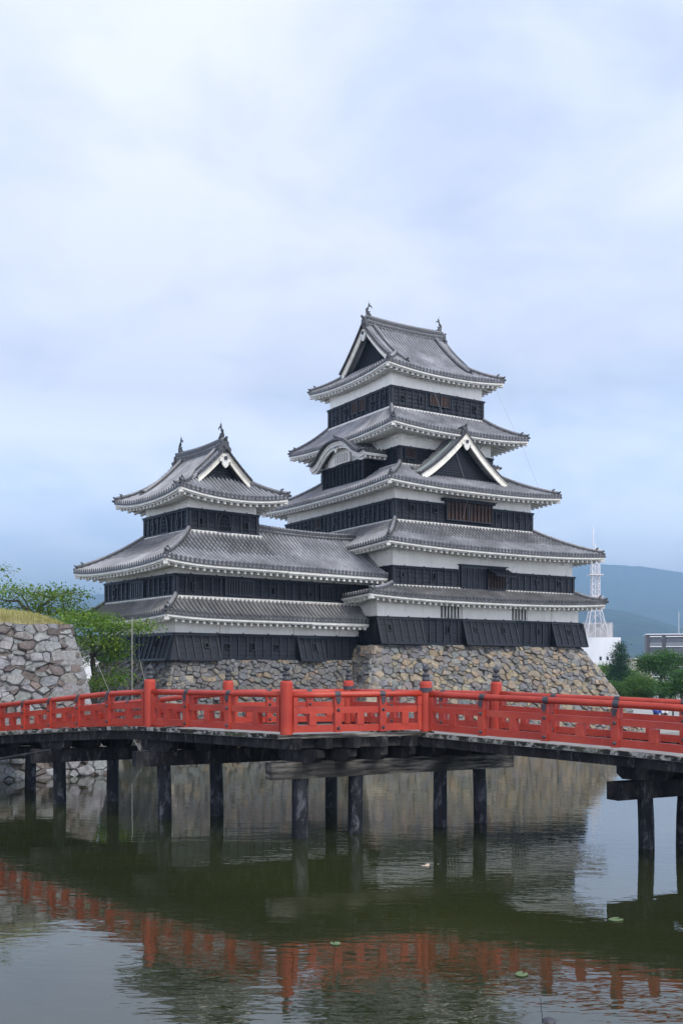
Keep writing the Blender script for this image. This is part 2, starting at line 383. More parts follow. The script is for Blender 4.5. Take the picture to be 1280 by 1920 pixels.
def ornament(mb, p, d, sc_=1.0, m=0):
    """demon-tile end plate with shoulders, boss and a raised round tile, facing horizontal direction d"""
    d = Vector((d[0], d[1], 0)).normalized(); a = Vector((-d.y, d.x, 0)); up = Vector((0, 0, 1)); p = Vector(p)
    out_ = [(-.24, -.06), (.24, -.06), (.27, .10), (.17, .20), (.15, .36), (.06, .46), (-.06, .46), (-.15, .36), (-.17, .20), (-.27, .10)]
    fr = [mb.pt(p+d*.06*sc_+(a*x+up*z)*sc_) for x, z in out_]; bk = [mb.pt(p-d*.08*sc_+(a*x+up*z)*sc_) for x, z in out_]
    mb.fc(fr, m); mb.fc(bk[::-1], m)
    for k in range(len(fr)): mb.fc((fr[k], bk[k], bk[(k+1) % len(fr)], fr[(k+1) % len(fr)]), m)
    mb.tube([p+d*.05*sc_+up*.16*sc_, p+d*.13*sc_+up*.16*sc_], [.11*sc_, .07*sc_], 8, m)
    mb.tube([p-d*.05*sc_+up*.42*sc_, p+d*.10*sc_+up*.47*sc_, p+d*.16*sc_+up*.53*sc_], [.07*sc_, .065*sc_, .05*sc_], 8, m)
def hip_ridge(parent, pts, d, height=.27, end=True, width=.26):
    """stacked ridge tiles down a hip; pts from the top down"""
    mb = MB(); d = Vector((d[0], d[1], 0)).normalized(); side = Vector((-d.y, d.x, 0))
    pts = [Vector(p) for p in pts]
    low = [p+Vector((0, 0, height*.5-.03)) for p in pts]
    mb.beam(low, width, height, side, (0, 0, 1), 0)
    for k in (.35, .7):
        mb.beam([p+Vector((0, 0, height*k)) for p in pts], width+.05, .03, side, (0, 0, 1), 1)
    mb.tube([p+Vector((0, 0, height+.01)) for p in pts], width*.36, 8, 2)
    e = pts[-1]
    # upturned tip tiles beyond the end
    mb.tube([e+Vector((0, 0, height-.02)), e+d*.12+Vector((0, 0, height-.02)), e+d*.22+Vector((0, 0, height+.05))], [.085, .07, .04], 8, 1)
    mb.tube([e+Vector((0, 0, .05)), e+d*.2+Vector((0, 0, .03)), e+d*.27+Vector((0, 0, .05))], [.08, .08, .06], 8, 1)
    o = mb.build('hip_ridge', [RIDGE, DARKTILE, TILE], parent)
    if end:
        mb = MB(); q = pts[-1]; k = max(0, len(pts)-2)
        ornament(mb, q-d*.25+Vector((0, 0, .08)), d, .66)
        mb.build('demon_tile', DARKTILE, parent)
    return o
def G(t, c=.32): return t*(1-c)+c*t*t
def skirt_roof(parent, O, I, W, ze, zt, tip, mat=TILE, faces='FLRB', p=2.6, c=.30, hips=('FL', 'FR', 'BL', 'BR'), trim=True, eaves=None, name='roof', ends=True, plain_right=False):
    mb = MB(); ev = MB(); edges = {}
    def zf(f, a0, a1, b0, b1):
        def z(s, t):
            lo = a0+(b0-a0)*t; hi = a1+(b1-a1)*t; mid = (lo+hi)/2; hf = max(.01, (hi-lo)/2)
            wv_ = min(1.0, abs(s-mid)/hf)
            if plain_right and f in 'FB' and s > mid: wv_ = 0
            return ze+(zt-ze)*G(t, c)+tip*(1-t)**2*wv_**p
        return z
    for f in faces:
        Pf, inn, al, a0, a1 = face_fn(f, O); D, (b0, b1) = runs(f, O, I); z = zf(f, a0, a1, b0, b1)
        def tmax(s, a0=a0, a1=a1, b0=b0, b1=b1):
            t = 1.0
            if s < b0: t = min(t, (s-a0)/max(1e-6, b0-a0))
            if s > b1: t = min(t, (a1-s)/max(1e-6, a1-b1))
            return t
        tile_field(mb, a0, a1, tmax, (lambda s, t, Pf=Pf, D=D, z=z: Pf(s, t*D, z(s, t))), 8, D)
        if eaves is None or f in eaves: eave(ev, f, O, W, (lambda s, z=z: z(s, 0)))
    o = mb.build(name, [mat, DARKTILE], parent)
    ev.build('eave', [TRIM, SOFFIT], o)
    cs = {'FL': (O[0], O[2], I[0], I[2]), 'FR': (O[1], O[2], I[1], I[2]), 'BL': (O[0], O[3], I[0], I[3]), 'BR': (O[1], O[3], I[1], I[3])}
    for h in hips:
        xo, yo, xi, yi = cs[h]; pts = []
        for k in range(11):
            t = 1-.96*k/10*.97
            t = 1.0-(k/10)*.93
            pts.append((xo+(xi-xo)*t, yo+(yi-yo)*t, ze+(zt-ze)*G(t, c)+tip*(1-t)**2))
        hip_ridge(o, pts, (xo-xi, yo-yi), .20, ends, .21)
        # hip rafter end under the corner
        m2 = MB(); dv = Vector((xo-xi, yo-yi, 0)).normalized(); e = Vector((xo, yo, ze+tip-.30))
        m2.beam([e-dv*.12, e-dv*1.5+Vector((0, 0, .12))], .2, .2, Vector((-dv.y, dv.x, 0)), (0, 0, 1)); m2.build('hip_rafter', TRIM, o)
    if trim:
        m3 = MB(); e = .13
        if 'F' in faces: m3.box(I[0]-e, I[1]+e, I[2]-e, I[2]-.02, zt-.12, zt+.035)
        if 'B' in faces: m3.box(I[0]-e, I[1]+e, I[3]+.02, I[3]+e, zt-.12, zt+.035)
        if 'L' in faces: m3.box(I[0]-e, I[0]-.02, I[2]-.02, I[3]+.02, zt-.12, zt+.035)
        if 'R' in faces: m3.box(I[1]+.02, I[1]+e, I[2]-.02, I[3]+.02, zt-.12, zt+.035)
        m3.build('plaster_flashing', TRIM, o)
    return o
def side_pt(f, U, s, out_, z):
    u0, u1, v0, v1 = U
    return {'F': (s, v0-out_, z), 'B': (s, v1+out_, z), 'L': (u0-out_, s, z), 'R': (u1+out_, s, z)}[f]
def span(f, U): return (U[0], U[1]) if f in 'FB' else (U[2], U[3])
def fbox(mb, f, U, s0, s1, o0, o1, z0, z1, m=0):
    a = side_pt(f, U, s0, o0, z0); b = side_pt(f, U, s1, o1, z1)
    mb.box(min(a[0], b[0]), max(a[0], b[0]), min(a[1], b[1]), max(a[1], b[1]), z0, z1, m)
def storey(parent, U, z0, zb, z1, faces='FLRB', batten=.5, name='storey_wall', skips=()):
    mb = MB(); mb.box(U[0], U[1], U[2], U[3], z0, z1); wall = mb.build(name, PLASTER, parent)
    cl_ = MB(); rows = max(3, round((zb-z0)/.27)); hh = (zb-z0-.12)/rows
    for f in faces:
        a, b = span(f, U)
        for k in range(rows):
            zz = z0+.02+k*hh
            pa = [side_pt(f, U, a-.05, .085, zz), side_pt(f, U, b+.05, .085, zz), side_pt(f, U, b+.03, .045, zz+hh+.02), side_pt(f, U, a-.03, .045, zz+hh+.02)]
            cl_.poly(pa, 0); cl_.poly([side_pt(f, U, a-.05, .085, zz), side_pt(f, U, b+.05, .085, zz), side_pt(f, U, b+.05, .0, zz), side_pt(f, U, a-.05, 0, zz)], 1)
        n = max(2, round((b-a)/batten)); w_ = (b-a)/n
        for k in range(n+1):
            s = a+k*w_
            if any(ff == f and s0 < s < s1 for ff, s0, s1 in skips): continue
            wd = .035 if 0 < k < n else .075
            fbox(cl_, f, U, s-wd, s+wd, .03, .125, z0+.05, zb-.09, 1)
        fbox(cl_, f, U, a-.13, b+.13, .001, .135, zb-.12, zb-.02, 0)
        fbox(cl_, f, U, a-.17, b+.17, .0, .175, zb-.02, zb+.012, 1)
        fbox(cl_, f, U, a-.115, b+.115, .001, .12, z0-.05, z0+.13, 0)
        # flashing clips
        m_ = max(3, int((b-a)/1.3))
        for k in range(m_): fbox(cl_, f, U, a+(k+.5)*(b-a)/m_-.03, a+(k+.5)*(b-a)/m_+.03, .10, .15, zb+.012, zb+.06, 1)
    cl_.build('board_cladding', [BLACK, BATTEN], wall)
    return wall
def loophole(wall, f, U, s, z, tall=False):
    mb = MB(); hw, hh = (.10, .17) if tall else (.10, .11)
    for a, b, c, d in ((-hw-.04, -hw, -hh-.04, hh+.04), (hw, hw+.04, -hh-.04, hh+.04), (-hw, hw, hh, hh+.04), (-hw, hw, -hh-.04, -hh)):
        fbox(mb, f, U, s+a, s+b, .04, .155, z+c, z+d, 0)
    fbox(mb, f, U, s-hw, s+hw, .04, .095, z-hh, z+hh, 1)
    mb.build('loophole', [BATTEN, VOID], wall)
def window(wall, f, U, s0, s1, z0, z1, bars=6, horiz=False, barm=BATTEN, frame=BATTEN, out_=.0):
    mb = MB(); fw = .06
    fbox(mb, f, U, s0, s1, .03, .092+out_, z0, z1, 1)
    for a, b, c, d in ((s0-fw, s0, z0-fw, z1+fw), (s1, s1+fw, z0-fw, z1+fw), (s0, s1, z1, z1+fw), (s0, s1, z0-fw, z0)):
        fbox(mb, f, U, a, b, .03, .17+out_, c, d, 0)
    for k in range(bars):
        if horiz:
            z = z0+(k+.5)*(z1-z0)/bars; fbox(mb, f, U, s0, s1, .092+out_, .135+out_, z-.025, z+.025, 2)
        else:
            s = s0+(k+.5)*(s1-s0)/bars; wd = .28*(s1-s0)/bars
            fbox(mb, f, U, s-wd, s+wd, .092+out_, .14+out_, z0, z1, 2)
    return mb.build('window', [frame, VOID, barm], wall)
def flare(wall, f, U, s0, s1, zt, zb, proj=.52, nb=None, hole=()):
    """stone-drop panel: boards leaning outwards from zt down to zb"""
    mb = MB(); o0, o1 = .10, proj
    def q(s, t, extra=0): return side_pt(f, U, s, o0+(o1-o0)*t+extra, zt+(zb-zt)*t)
    A = [q(s0, 0), q(s1, 0), q(s1, 1), q(s0, 1)]; Bk = [side_pt(f, U, s0, .06, zt), side_pt(f, U, s1, .06, zt), side_pt(f, U, s1, .06, zb), side_pt(f, U, s0, .06, zb)]
    mb.hexa([Bk[3], Bk[2], A[2], A[3]], [Bk[0], Bk[1], A[1], A[0]], 0)
    nrm = {'F': (0, -1, .3), 'B': (0, 1, .3), 'L': (-1, 0, .3), 'R': (1, 0, .3)}[f]; al = (1, 0, 0) if f in 'FB' else (0, 1, 0)
    n = nb or max(3, round((s1-s0)/.46))
    for k in range(n+1):
        s = s0+.03+(s1-s0-.06)*k/n
        mb.beam([q(s, .0, .02), q(s, 1.0, .02)], .07 if 0 < k < n else .10, .06, al, nrm, 1)
    for t in (.02, .985):
        mb.beam([q(s0, t, .025), q(s1, t, .025)], .10, .06, (0, 0, 1), nrm, 1)
    for t in (.27, .5, .74):
        mb.beam([q(s0, t, .004), q(s1, t, .004)], .02, .02, (0, 0, 1), nrm, 1)
    p = mb.build('stone_drop_panel', [BLACK, BATTEN], wall)
    for s, t, tall in hole:
        m2 = MB(); hh = .16 if tall else .10
        for o_, wd, e, mm in ((.045, .26, hh*2+.09, 0), (.05, .17, hh*2, 1)):
            z = zt+(zb-zt)*t; ee = e/abs(zt-zb)/2
            m2.beam([q(s, t-ee, o_), q(s, t+ee, o_)], wd, .05, al, nrm, mm)
        # only the loophole itself: child of the panel's wall to stay two levels down
        m2.build('loophole', [BATTEN, VOID], wall)
    return p
def fish(parent, p, d, h=.85):
    """ridge-end fish: head biting the ridge, body arching up, forked tail curling back over"""
    mb = MB(); d = Vector((d[0], d[1], 0)).normalized(); p = Vector(p); up = Vector((0, 0, 1)); a = Vector((-d.y, d.x, 0))
    cur = [(-.18, 0.0), (-.08, .10), (.06, .22), (.13, .40), (.12, .58), (.04, .74), (-.02, .86)]
    rad = [.12, .17, .17, .135, .105, .07, .035]
    mb.tube([p+(d*x+up*z)*h for x, z in cur], [r*h for r in rad], 10, 0)
    def fin(pl, th=.025):
        fr = [mb.pt(p+(d*x+up*z)*h+a*th) for x, z in pl]; bk = [mb.pt(p+(d*x+up*z)*h-a*th) for x, z in pl]
        mb.fc(fr, 0); mb.fc(bk[::-1], 0)
        for k in range(len(pl)): mb.fc((fr[k], bk[k], bk[(k+1) % len(pl)], fr[(k+1) % len(pl)]), 0)
    fin([(.00, .76), (-.10, .84), (-.22, .84), (-.33, .74), (-.27, .88), (-.14, .96), (-.04, .92)])
    fin([(-.02, .80), (.04, .92), (-.02, 1.06), (-.08, 1.12), (-.09, .98), (-.08, .86)])
    fin([(.20, .36), (.30, .46), (.24, .52), (.28, .62), (.19, .62), (.14, .72), (.12, .5)])
    fin([(.02, .42), (-.10, .48), (-.16, .42), (-.08, .36), (.0, .30)])
    fin([(-.20, .04), (-.34, .10), (-.28, .02), (-.36, -.06), (-.2, -.08)])
    mb.tube([p+(d*.0+up*.95)*h, p+(d*-.01+up*1.32)*h], [.012, .006], 5, 0)
    return mb.build('fish_finial', BRONZE, parent)
def gegyo(mb, c, n, a, s=1.0, m=0, md=1):
    """hanging gable pendant: scrolled white turnip shape with a dark hexagonal boss"""
    c = Vector(c); n = Vector(n); a = Vector(a); up = Vector((0, 0, 1))
    out_ = [(0, .34), (.16, .28), (.20, .14), (.34, .12), (.38, -.02), (.22, -.02), (.20, -.18), (.10, -.30), (0, -.38), (-.10, -.30), (-.20, -.18), (-.22, -.02), (-.38, -.02), (-.34, .12), (-.20, .14), (-.16, .28)]
    fr = [mb.pt(c+n*.07*s+(a*x+up*z)*s) for x, z in out_]; bk = [mb.pt(c-n*.02*s+(a*x+up*z)*s) for x, z in out_]
    mb.fc(fr, m)
    for k in range(len(fr)): mb.fc((fr[k], bk[k], bk[(k+1) % len(fr)], fr[(k+1) % len(fr)]), m)
    mb.tube([c+n*.06*s+up*.17*s, c+n*.14*s+up*.17*s], .115*s, 6, md)
def main_ridge(parent, p0, p1, h, wd, mats=(RIDGE, DARKTILE, TILE)):
    """tall built-up ridge between p0 and p1 (roof surface level), sagging a little in the middle, with a pierced band"""
    mb = MB(); p0 = Vector(p0); p1 = Vector(p1); d = (p1-p0).normalized(); side = Vector((-d.y, d.x, 0)); n = 12; pts = []
    Ln = (p1-p0).length
    for k in range(n+1):
        t = k/n; pts.append(p0+(p1-p0)*t+Vector((0, 0, .10*(2*t-1)**2)))
    def off(z): return [q+Vector((0, 0, z)) for q in pts]
    mb.beam(off(h*.30), wd, h*.75, side, (0, 0, 1), 0)
    mb.beam(off(h*.18), wd+.07, .05, side, (0, 0, 1), 1); mb.beam(off(h*.62), wd+.08, .05, side, (0, 0, 1), 1)
    mb.beam(off(h*.74), wd+.02, .16, side, (0, 0, 1), 1); mb.tube(off(h*.86), wd*.42, 10, 2)
    k = int(Ln/.22)
    for i in range(k):
        c = p0+(p1-p0)*((i+.5)/k)+Vector((0, 0, .10*(2*(i+.5)/k-1)**2))
        for s_ in (-1, 1):
            q = c+side*s_*(wd/2+.005)+Vector((0, 0, h*.40)); mb.tube([q-d*.075, q, q+d*.075], [.02, .055, .02], 6, 2)
        q = c+Vector((0, 0, h*.90)); mb.tube([q-d*.02, q+d*.02], wd*.46, 8, 1)
    return mb.build('main_ridge', mats, parent)
def gable_end(parent, axis, plane, sgn, half, zprof, zbase, ridge_half_out, board_mat=BLACK, lattice=False, barge=IVORY, bz=.37, cross=0.0):
    """gable wall, barge boards, pendant. zprof(x) = roof height at distance x from the ridge; axis 'u': face looks along u"""
    def P(x, o, z): return (plane+sgn*o, cross+x, z) if axis == 'u' else (cross+x, plane+sgn*o, z)
    nrm = Vector((sgn, 0, 0)) if axis == 'u' else Vector((0, sgn, 0)); al = Vector((0, 1, 0)) if axis == 'u' else Vector((1, 0, 0))
    mb = MB(); n = 12; hb = half*.86
    top = [(-hb+2*hb*k/n*1.0) for k in range(n+1)]
    fr = [mb.pt(P(x, 0, max(zbase, zprof(abs(x))-.30))) for x in top]; lo = [mb.pt(P(x, 0, zbase-.25)) for x in top]
    for k in range(n): mb.fc((lo[k], lo[k+1], fr[k+1], fr[k]), 0)
    bk = [mb.pt(P(x, -.12, max(zbase, zprof(abs(x))-.30))) for x in top]
    for k in range(n): mb.fc((fr[k], fr[k+1], bk[k+1], bk[k]), 0)
    # battens or lattice
    st_ = .16 if lattice else .20; k = int(2*hb/st_)
    for i in range(1, k):
        x = -hb+2*hb*i/k; zt = zprof(abs(x))-.36
        if zt > zbase+.08: mb.beam([P(x, .025, zbase-.02), P(x, .025, zt)], .05 if lattice else .035, .05, al, nrm, 1)
    if lattice:
        z = zbase+.16
        while z < zprof(0)-.6:
            xs = max([x for x in [hb*i/40 for i in range(41)] if zprof(x)-.36 > z] or [0])
            if xs > .1: mb.beam([P(-xs, .03, z), P(xs, .03, z)], .045, .045, (0, 0, 1), nrm, 1)
            z += .15
    mb.beam([P(-hb, .05, zbase-.02), P(hb, .05, zbase-.02)], .12, .12, (0, 0, 1), nrm, 0)
    g = mb.build('gable', [board_mat, BATTEN], parent)
    m2 = MB(); nn = 14
    for s_ in (-1, 1):
        for (off_, hh, wd, dz, mm) in ((ridge_half_out+.06, bz, .10, -.05-bz/2, 0), (ridge_half_out+.11, .09, .08, -.08, 0), (ridge_half_out+.09, .06, .07, -.04-bz, 0)):
            pts = []
            for k in range(nn+1):
                x = half*k/nn; pts.append(Vector(P(s_*x, off_, zprof(x)+dz)))
            m2.beam(pts, wd, hh, nrm, (0, 0, 1), mm)
    z0 = zprof(0)
    gegyo(m2, P(0, ridge_half_out+.13, z0-bz-.32), nrm, al, .95, 1, 2)
    m2.build('bargeboard', [barge, TRIM, METAL], parent)
    return g
def verge_tiles(mb, pts, nrm, al, m=0, md=1):
    """short tiles laid across the verge: dashes stepping down the slope"""
    nrm = Vector(nrm); n = len(pts)
    for k in range(n-1):
        p = Vector(pts[k]); q = Vector(pts[k+1]); L_ = (q-p).length; c = max(1, round(L_/.19))
        for i in range(c):
            a = p+(q-p)*((i+.5)/c)+Vector((0, 0, .03)); mb.tube([a-nrm*.34, a+nrm*.16], .068, 7, m)
            mb.tube([a+nrm*.16, a+nrm*.185], .085, 8, md)
    mb.beam([Vector(p)+Vector((0, 0, -.02)) for p in pts], .62, .07, nrm, (0, 0, 1), md)
def irimoya(parent, axis, C, A, Bh, g, r, ze, zr, tip, W, mat=TILE, ridge_h=.5, lattice=False, board=BLACK, c=.34, p=2.2):
    """hip-and-gable roof. ridge runs along axis ('u' or 'v') through centre C. A = half length along the ridge, Bh = half across,
    g = gable wall at, r = verge at (half lengths)"""
    def T(a, b, z): return (C[0]+a, C[1]+b, z) if axis == 'u' else (C[0]+b, C[1]+a, z)
    def zd(d): return ze+(zr-ze)*G(min(1, d/Bh), c)
    run = A-g
    def up_(s, d, half):
        hf = max(.01, half-d); t = max(0, 1-d/run)
        return tip*t*t*min(1, abs(s)/hf)**p
    mb = MB(); ev = MB()
    for sg in (-1, 1):   # the two long slopes
        def tm(s): return 1.0 if abs(s) <= r else min(1.0, max(0, (A-abs(s))/Bh))
        tile_field(mb, -A, A, tm, (lambda s, t, sg=sg: T(s, sg*(Bh-t*Bh), zd(t*Bh)+up_(s, t*Bh, A))), 14, Bh)
        # the gable-end skirts
        def tm2(s): return min(1.0, (Bh-abs(s))/run)
        tile_field(mb, -Bh, Bh, tm2, (lambda s, t, sg=sg: T(sg*(A-t*run), s, zd(t*run)+up_(s, t*run, Bh))), 8, run)
    o = mb.build('top_roof', [mat, DARKTILE], parent)
    O = (C[0]-A, C[0]+A, C[1]-Bh, C[1]+Bh) if axis == 'u' else (C[0]-Bh, C[0]+Bh, C[1]-A, C[1]+A)
    for f in 'FBLR':
        along_ridge = (f in 'FB') == (axis == 'u'); half = A if along_ridge else Bh; cc = C[0] if f in 'FB' else C[1]
        eave(ev, f, O, W, (lambda s, half=half, cc=cc: ze+up_(s-cc, 0, half)))
    ev.build('eave', [TRIM, SOFFIT], o)
    # ridge, fish, end tiles
    main_ridge(o, T(-r+.05, 0, zr-.02), T(r-.05, 0, zr-.02), ridge_h, .34)
    ax = Vector(T(1, 0, 0))-Vector(T(0, 0, 0)); bx = Vector(T(0, 1, 0))-Vector(T(0, 0, 0))
    for e in (-1, 1):
        fish(o, T(e*(r-.28), 0, zr+ridge_h*.92+.08), ax*e, .8)
        m2 = MB(); ornament(m2, T(e*(r+.06), 0, zr-.16), ax*e, 1.35); m2.build('demon_tile', DARKTILE, o)
        # verge tiles and descending ridges
        for sg in (-1, 1):
            m3 = MB(); pts = []
            dlow = run*.98
            for k in range(9):
                d = Bh-(Bh-dlow)*k/8*1.0; pts.append(T(e*(r-.02), sg*(Bh-d), zd(d)+.02))
            verge_tiles(m3, pts, ax*e, bx, 2, 1); m3.build('verge_tile_row', [RIDGE, DARKTILE, TILE], o)
            pts = [T(e*(r-.62), sg*(Bh-(Bh-.15-(Bh-.15-run*.50)*k/8)), zd(Bh-.15-(Bh-.15-run*.50)*k/8)+.02) for k in range(9)]
            hip_ridge(o, pts, bx*sg, .21, True, .21)
            pts = []
            for k in range(8):
                d = run*(1.02-.95*k/7); pts.append(T(e*(A-d), sg*(Bh-d), zd(d)+tip*max(0, 1-d/run)**2))
            hip_ridge(o, pts, ax*e+bx*sg, .20, True, .21)
            m4 = MB(); dv = (ax*e+bx*sg).normalized(); q = Vector(T(e*A, sg*Bh, ze+tip-.30))
            m4.beam([q-dv*.12, q-dv*1.4+Vector((0, 0, .1))], .2, .2, Vector((-dv.y, dv.x, 0))); m4.build('hip_rafter', TRIM, o)
        gable_end(o, axis, (C[0] if axis == 'u' else C[1])+e*g, e, (Bh-run)*1.0, (lambda x: zd(Bh-x)), zd(run)+.02, (r-g)-.04, board, lattice, cross=(C[1] if axis == 'u' else C[0]))
    return o

# ------------------------------------------------------------------ main keep
keep = root('castle_keep', (4.04, 65, 0), 32.3, 'tall black and white castle keep of five roofed tiers on the larger stone base', 'castle keep')
U1 = (-7.39, 7.64, -7.65, 7.65); U2 = (-6.15, 7.40, -7.42, 7.42); U3 = (-5.13, 5.13, -6.17, 6.17)
U4 = (-3.47, 3.47, -4.34, 4.34); U5 = (-3.47, 3.47, -3.48, 3.48)
w1 = storey(keep, U1, 5.32, 6.83, 7.98)
w2 = storey(keep, U2, 8.58, 9.66, 10.85, skips=[('F', -1.5, 1.8)])
w3 = storey(keep, U3, 12.36, 13.58, 14.5, skips=[('F', -1.75, 1.85)])
w4 = storey(keep, U4, 15.95, 17.08, 18.15)
w5 = storey(keep, U5, 19.50, 20.82, 21.95)
skirt_roof(keep, (-8.67, 8.87, -8.85, 8.85), U2, U1, 7.86, 8.60, .22, TILE_OLD)
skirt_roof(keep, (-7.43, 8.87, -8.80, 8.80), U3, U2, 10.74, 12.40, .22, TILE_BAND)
skirt_roof(keep, (-6.45, 6.45, -7.52, 7.52), U4, U3, 14.33, 16.05, .22)
skirt_roof(keep, (-5.12, 5.12, -6.02, 6.02), U5, U4, 17.95, 19.58, .24)
irimoya(keep, 'u', (0, 0), 4.48, 4.51, 2.55, 3.05, 21.74, 25.5, .30, U5, ridge_h=.52)
# openings
for s, z, t in ((-2.75, 20.18, 0), (-1.43, 20.24, 1), (1.49, 20.19, 0), (2.79, 20.26, 1)): loophole(w5, 'F', U5, s, z, t)
for s, z, t in ((2.72, 20.2, 0), (1.34, 20.28, 1), (-1.62, 20.14, 0), (-2.92, 20.24, 1)): loophole(w5, 'L', U5, s, z, t)
window(w5, 'F', U5, -.68, -.07, 20.06, 20.66, 5, barm=BROWNBAR); window(w5, 'F', U5, .14, .78, 20.06, 20.66, 5, barm=BROWNBAR)
window(w5, 'L', U5, 0.02, .62, 19.98, 20.66, 5, barm=BROWNBAR); window(w5, 'L', U5, -.86, -.26, 19.98, 20.66, 5, barm=BROWNBAR)
window(w4, 'F', U4, -3.16, -2.46, 16.45, 17.0, 5, True, BROWNBAR)
for s, t in ((-4.02, 1), (-2.34, 0), (2.38, 1), (4.09, 0)): loophole(w3, 'F', U3, s, 13.14, t)
for s, t in ((5.15, 0), (3.56, 0), (.02, 1), (-1.69, 0), (-3.42, 1), (-5.12, 0)): loophole(w3, 'L', U3, s, 13.1, t)
window(w3, 'L', U3, 1.66, 2.34, 12.86, 13.5, 5, True, BROWNBAR)
# big barred window of the third tier, with a projecting lintel
window(w3, 'F', U3, -1.56, 1.80, 12.70, 13.72, 12, barm=BROWNBAR, out_=.06)
mb = MB(); fbox(mb, 'F', U3, -1.88, 1.96, .02, .36, 13.74, 13.86, 0); fbox(mb, 'F', U3, -1.95, 2.03, .02, .42, 13.86, 13.90, 1)
fbox(mb, 'F', U3, -.02, .10, .10, .24, 12.70, 13.72, 1); mb.build('window_hood', [BLACK, BATTEN], w3)
# second tier: raised panel, open window and propped-up shutter
mb = MB(); fbox(mb, 'F', U2, -1.55, 1.86, .02, .17, 8.56, 9.92, 0); fbox(mb, 'F', U2, -1.66, 1.97, .02, .27, 9.92, 9.97, 1)
for k in range(5): fbox(mb, 'F', U2, -1.5+.42*k, -1.44+.42*k, .17, .21, 8.62, 9.86, 1)
fbox(mb, 'F', U2, -1.55, .36, .17, .20, 9.76, 9.88, 1); mb.build('raised_panel', [BLACK, BATTEN], w2)
window(w2, 'F', U2, .42, 1.74, 8.68, 9.62, 6, barm=BROWNBAR, out_=.10)
mb = MB(); y0 = U2[2]-.28
mb.hexa([(.36, y0, 9.74), (1.9, y0, 9.74), (1.9, y0-.82, 9.30), (.36, y0-.82, 9.30)], [(.36, y0, 9.79), (1.9, y0, 9.79), (1.9, y0-.82, 9.35), (.36, y0-.82, 9.35)], 0)
for k in range(5): mb.beam([(.40+.365*k, y0, 9.81), (.40+.365*k, y0-.82, 9.37)], .05, .05, (1, 0, 0), (0, .5, 1), 1)
for x in (.5, 1.76): mb.tube([(x, y0+.05, 8.9), (x, y0-.74, 9.32)], .018, 5, 1)
mb.build('propped_shutter', [BLACK, BATTEN], w2)
for s, t in ((-3.42, 1), (6.18, 0), (-5.6, 0), (4.4, 0)): loophole(w2, 'F', U2, s, 9.18, t)
# first tier: slit windows in the plaster, stone-drop panels
def slit(wall, U, s0, s1, z0, z1, n):
    mb = MB(); fbox(mb, 'F', U, s0, s1, .0, .035, z0, z1, 1)
    for k in range(n):
        s = s0+(k+.5)*(s1-s0)/n; fbox(mb, 'F', U, s-.055, s+.055, .035, .09, z0, z1, 0)
    mb.build('slit_window', [TRIM, VOID], wall)
slit(w1, U1, -3.02, -1.61, 6.88, 7.56, 6); slit(w1, U1, 2.25, 3.45, 6.88, 7.56, 5)
for s0, s1 in ((-7.38, -3.1), (-1.5, 2.2), (5.4, 7.6)):
    mb = MB(); fbox(mb, 'F', U1, s0, s1, .0, .07, 6.85, 7.55); mb.build('plaster_relief', PLASTER, w1)
flare(w1, 'F', U1, -7.45, -4.50, 6.76, 5.36, .55, 6, ((-6.75, .38, 1),))
flare(w1, 'F', U1, -1.56, 2.40, 6.76, 5.36, .55, 8, ((-.72, .38, 0), (1.35, .38, 1)))
flare(w1, 'F', U1, 5.30, 7.95, 6.76, 5.36, .55, 5, ((6.6, .38, 0),))
flare(w1, 'R', U1, -7.9, -5.4, 6.76, 5.36, .55, 5); flare(w1, 'L', U1, 3.0, 7.6, 6.76, 5.36, .55, 8)
for s, t in ((-2.6, 1), (4.2, 1)): loophole(w1, 'F', U1, s, 6.2, t)
# plumb little eave brackets under the lowest roof
for k in range(12):
    s = -7.0+k*1.27; mb = MB(); mb.beam([(s, U1[2]-.02, 7.72), (s, U1[2]-.75, 7.60)], .13, .14, (1, 0, 0)); mb.build('eave_bracket', TRIM, w1)
for k in range(10):
    s = -6.6+k*1.4; mb = MB(); mb.beam([(U1[0]+.02, s, 7.72), (U1[0]-.75, s, 7.60)], .13, .14, (0, 1, 0)); mb.build('eave_bracket', TRIM, w1)
for wl, U, z in ((w2, U2, 10.45), (w4, U4, 17.72)):
    for f, a, b in (('F', U[0], U[1]), ('L', U[2], U[3])):
        for s in [a+.6+k*(b-a-1.2)/4 for k in range(5)]:
            mb = MB(); fbox(mb, f, U, s-.25, s+.25, .0, .10, z-.12, z+.05); mb.build('eave_bracket', PLASTER, wl)
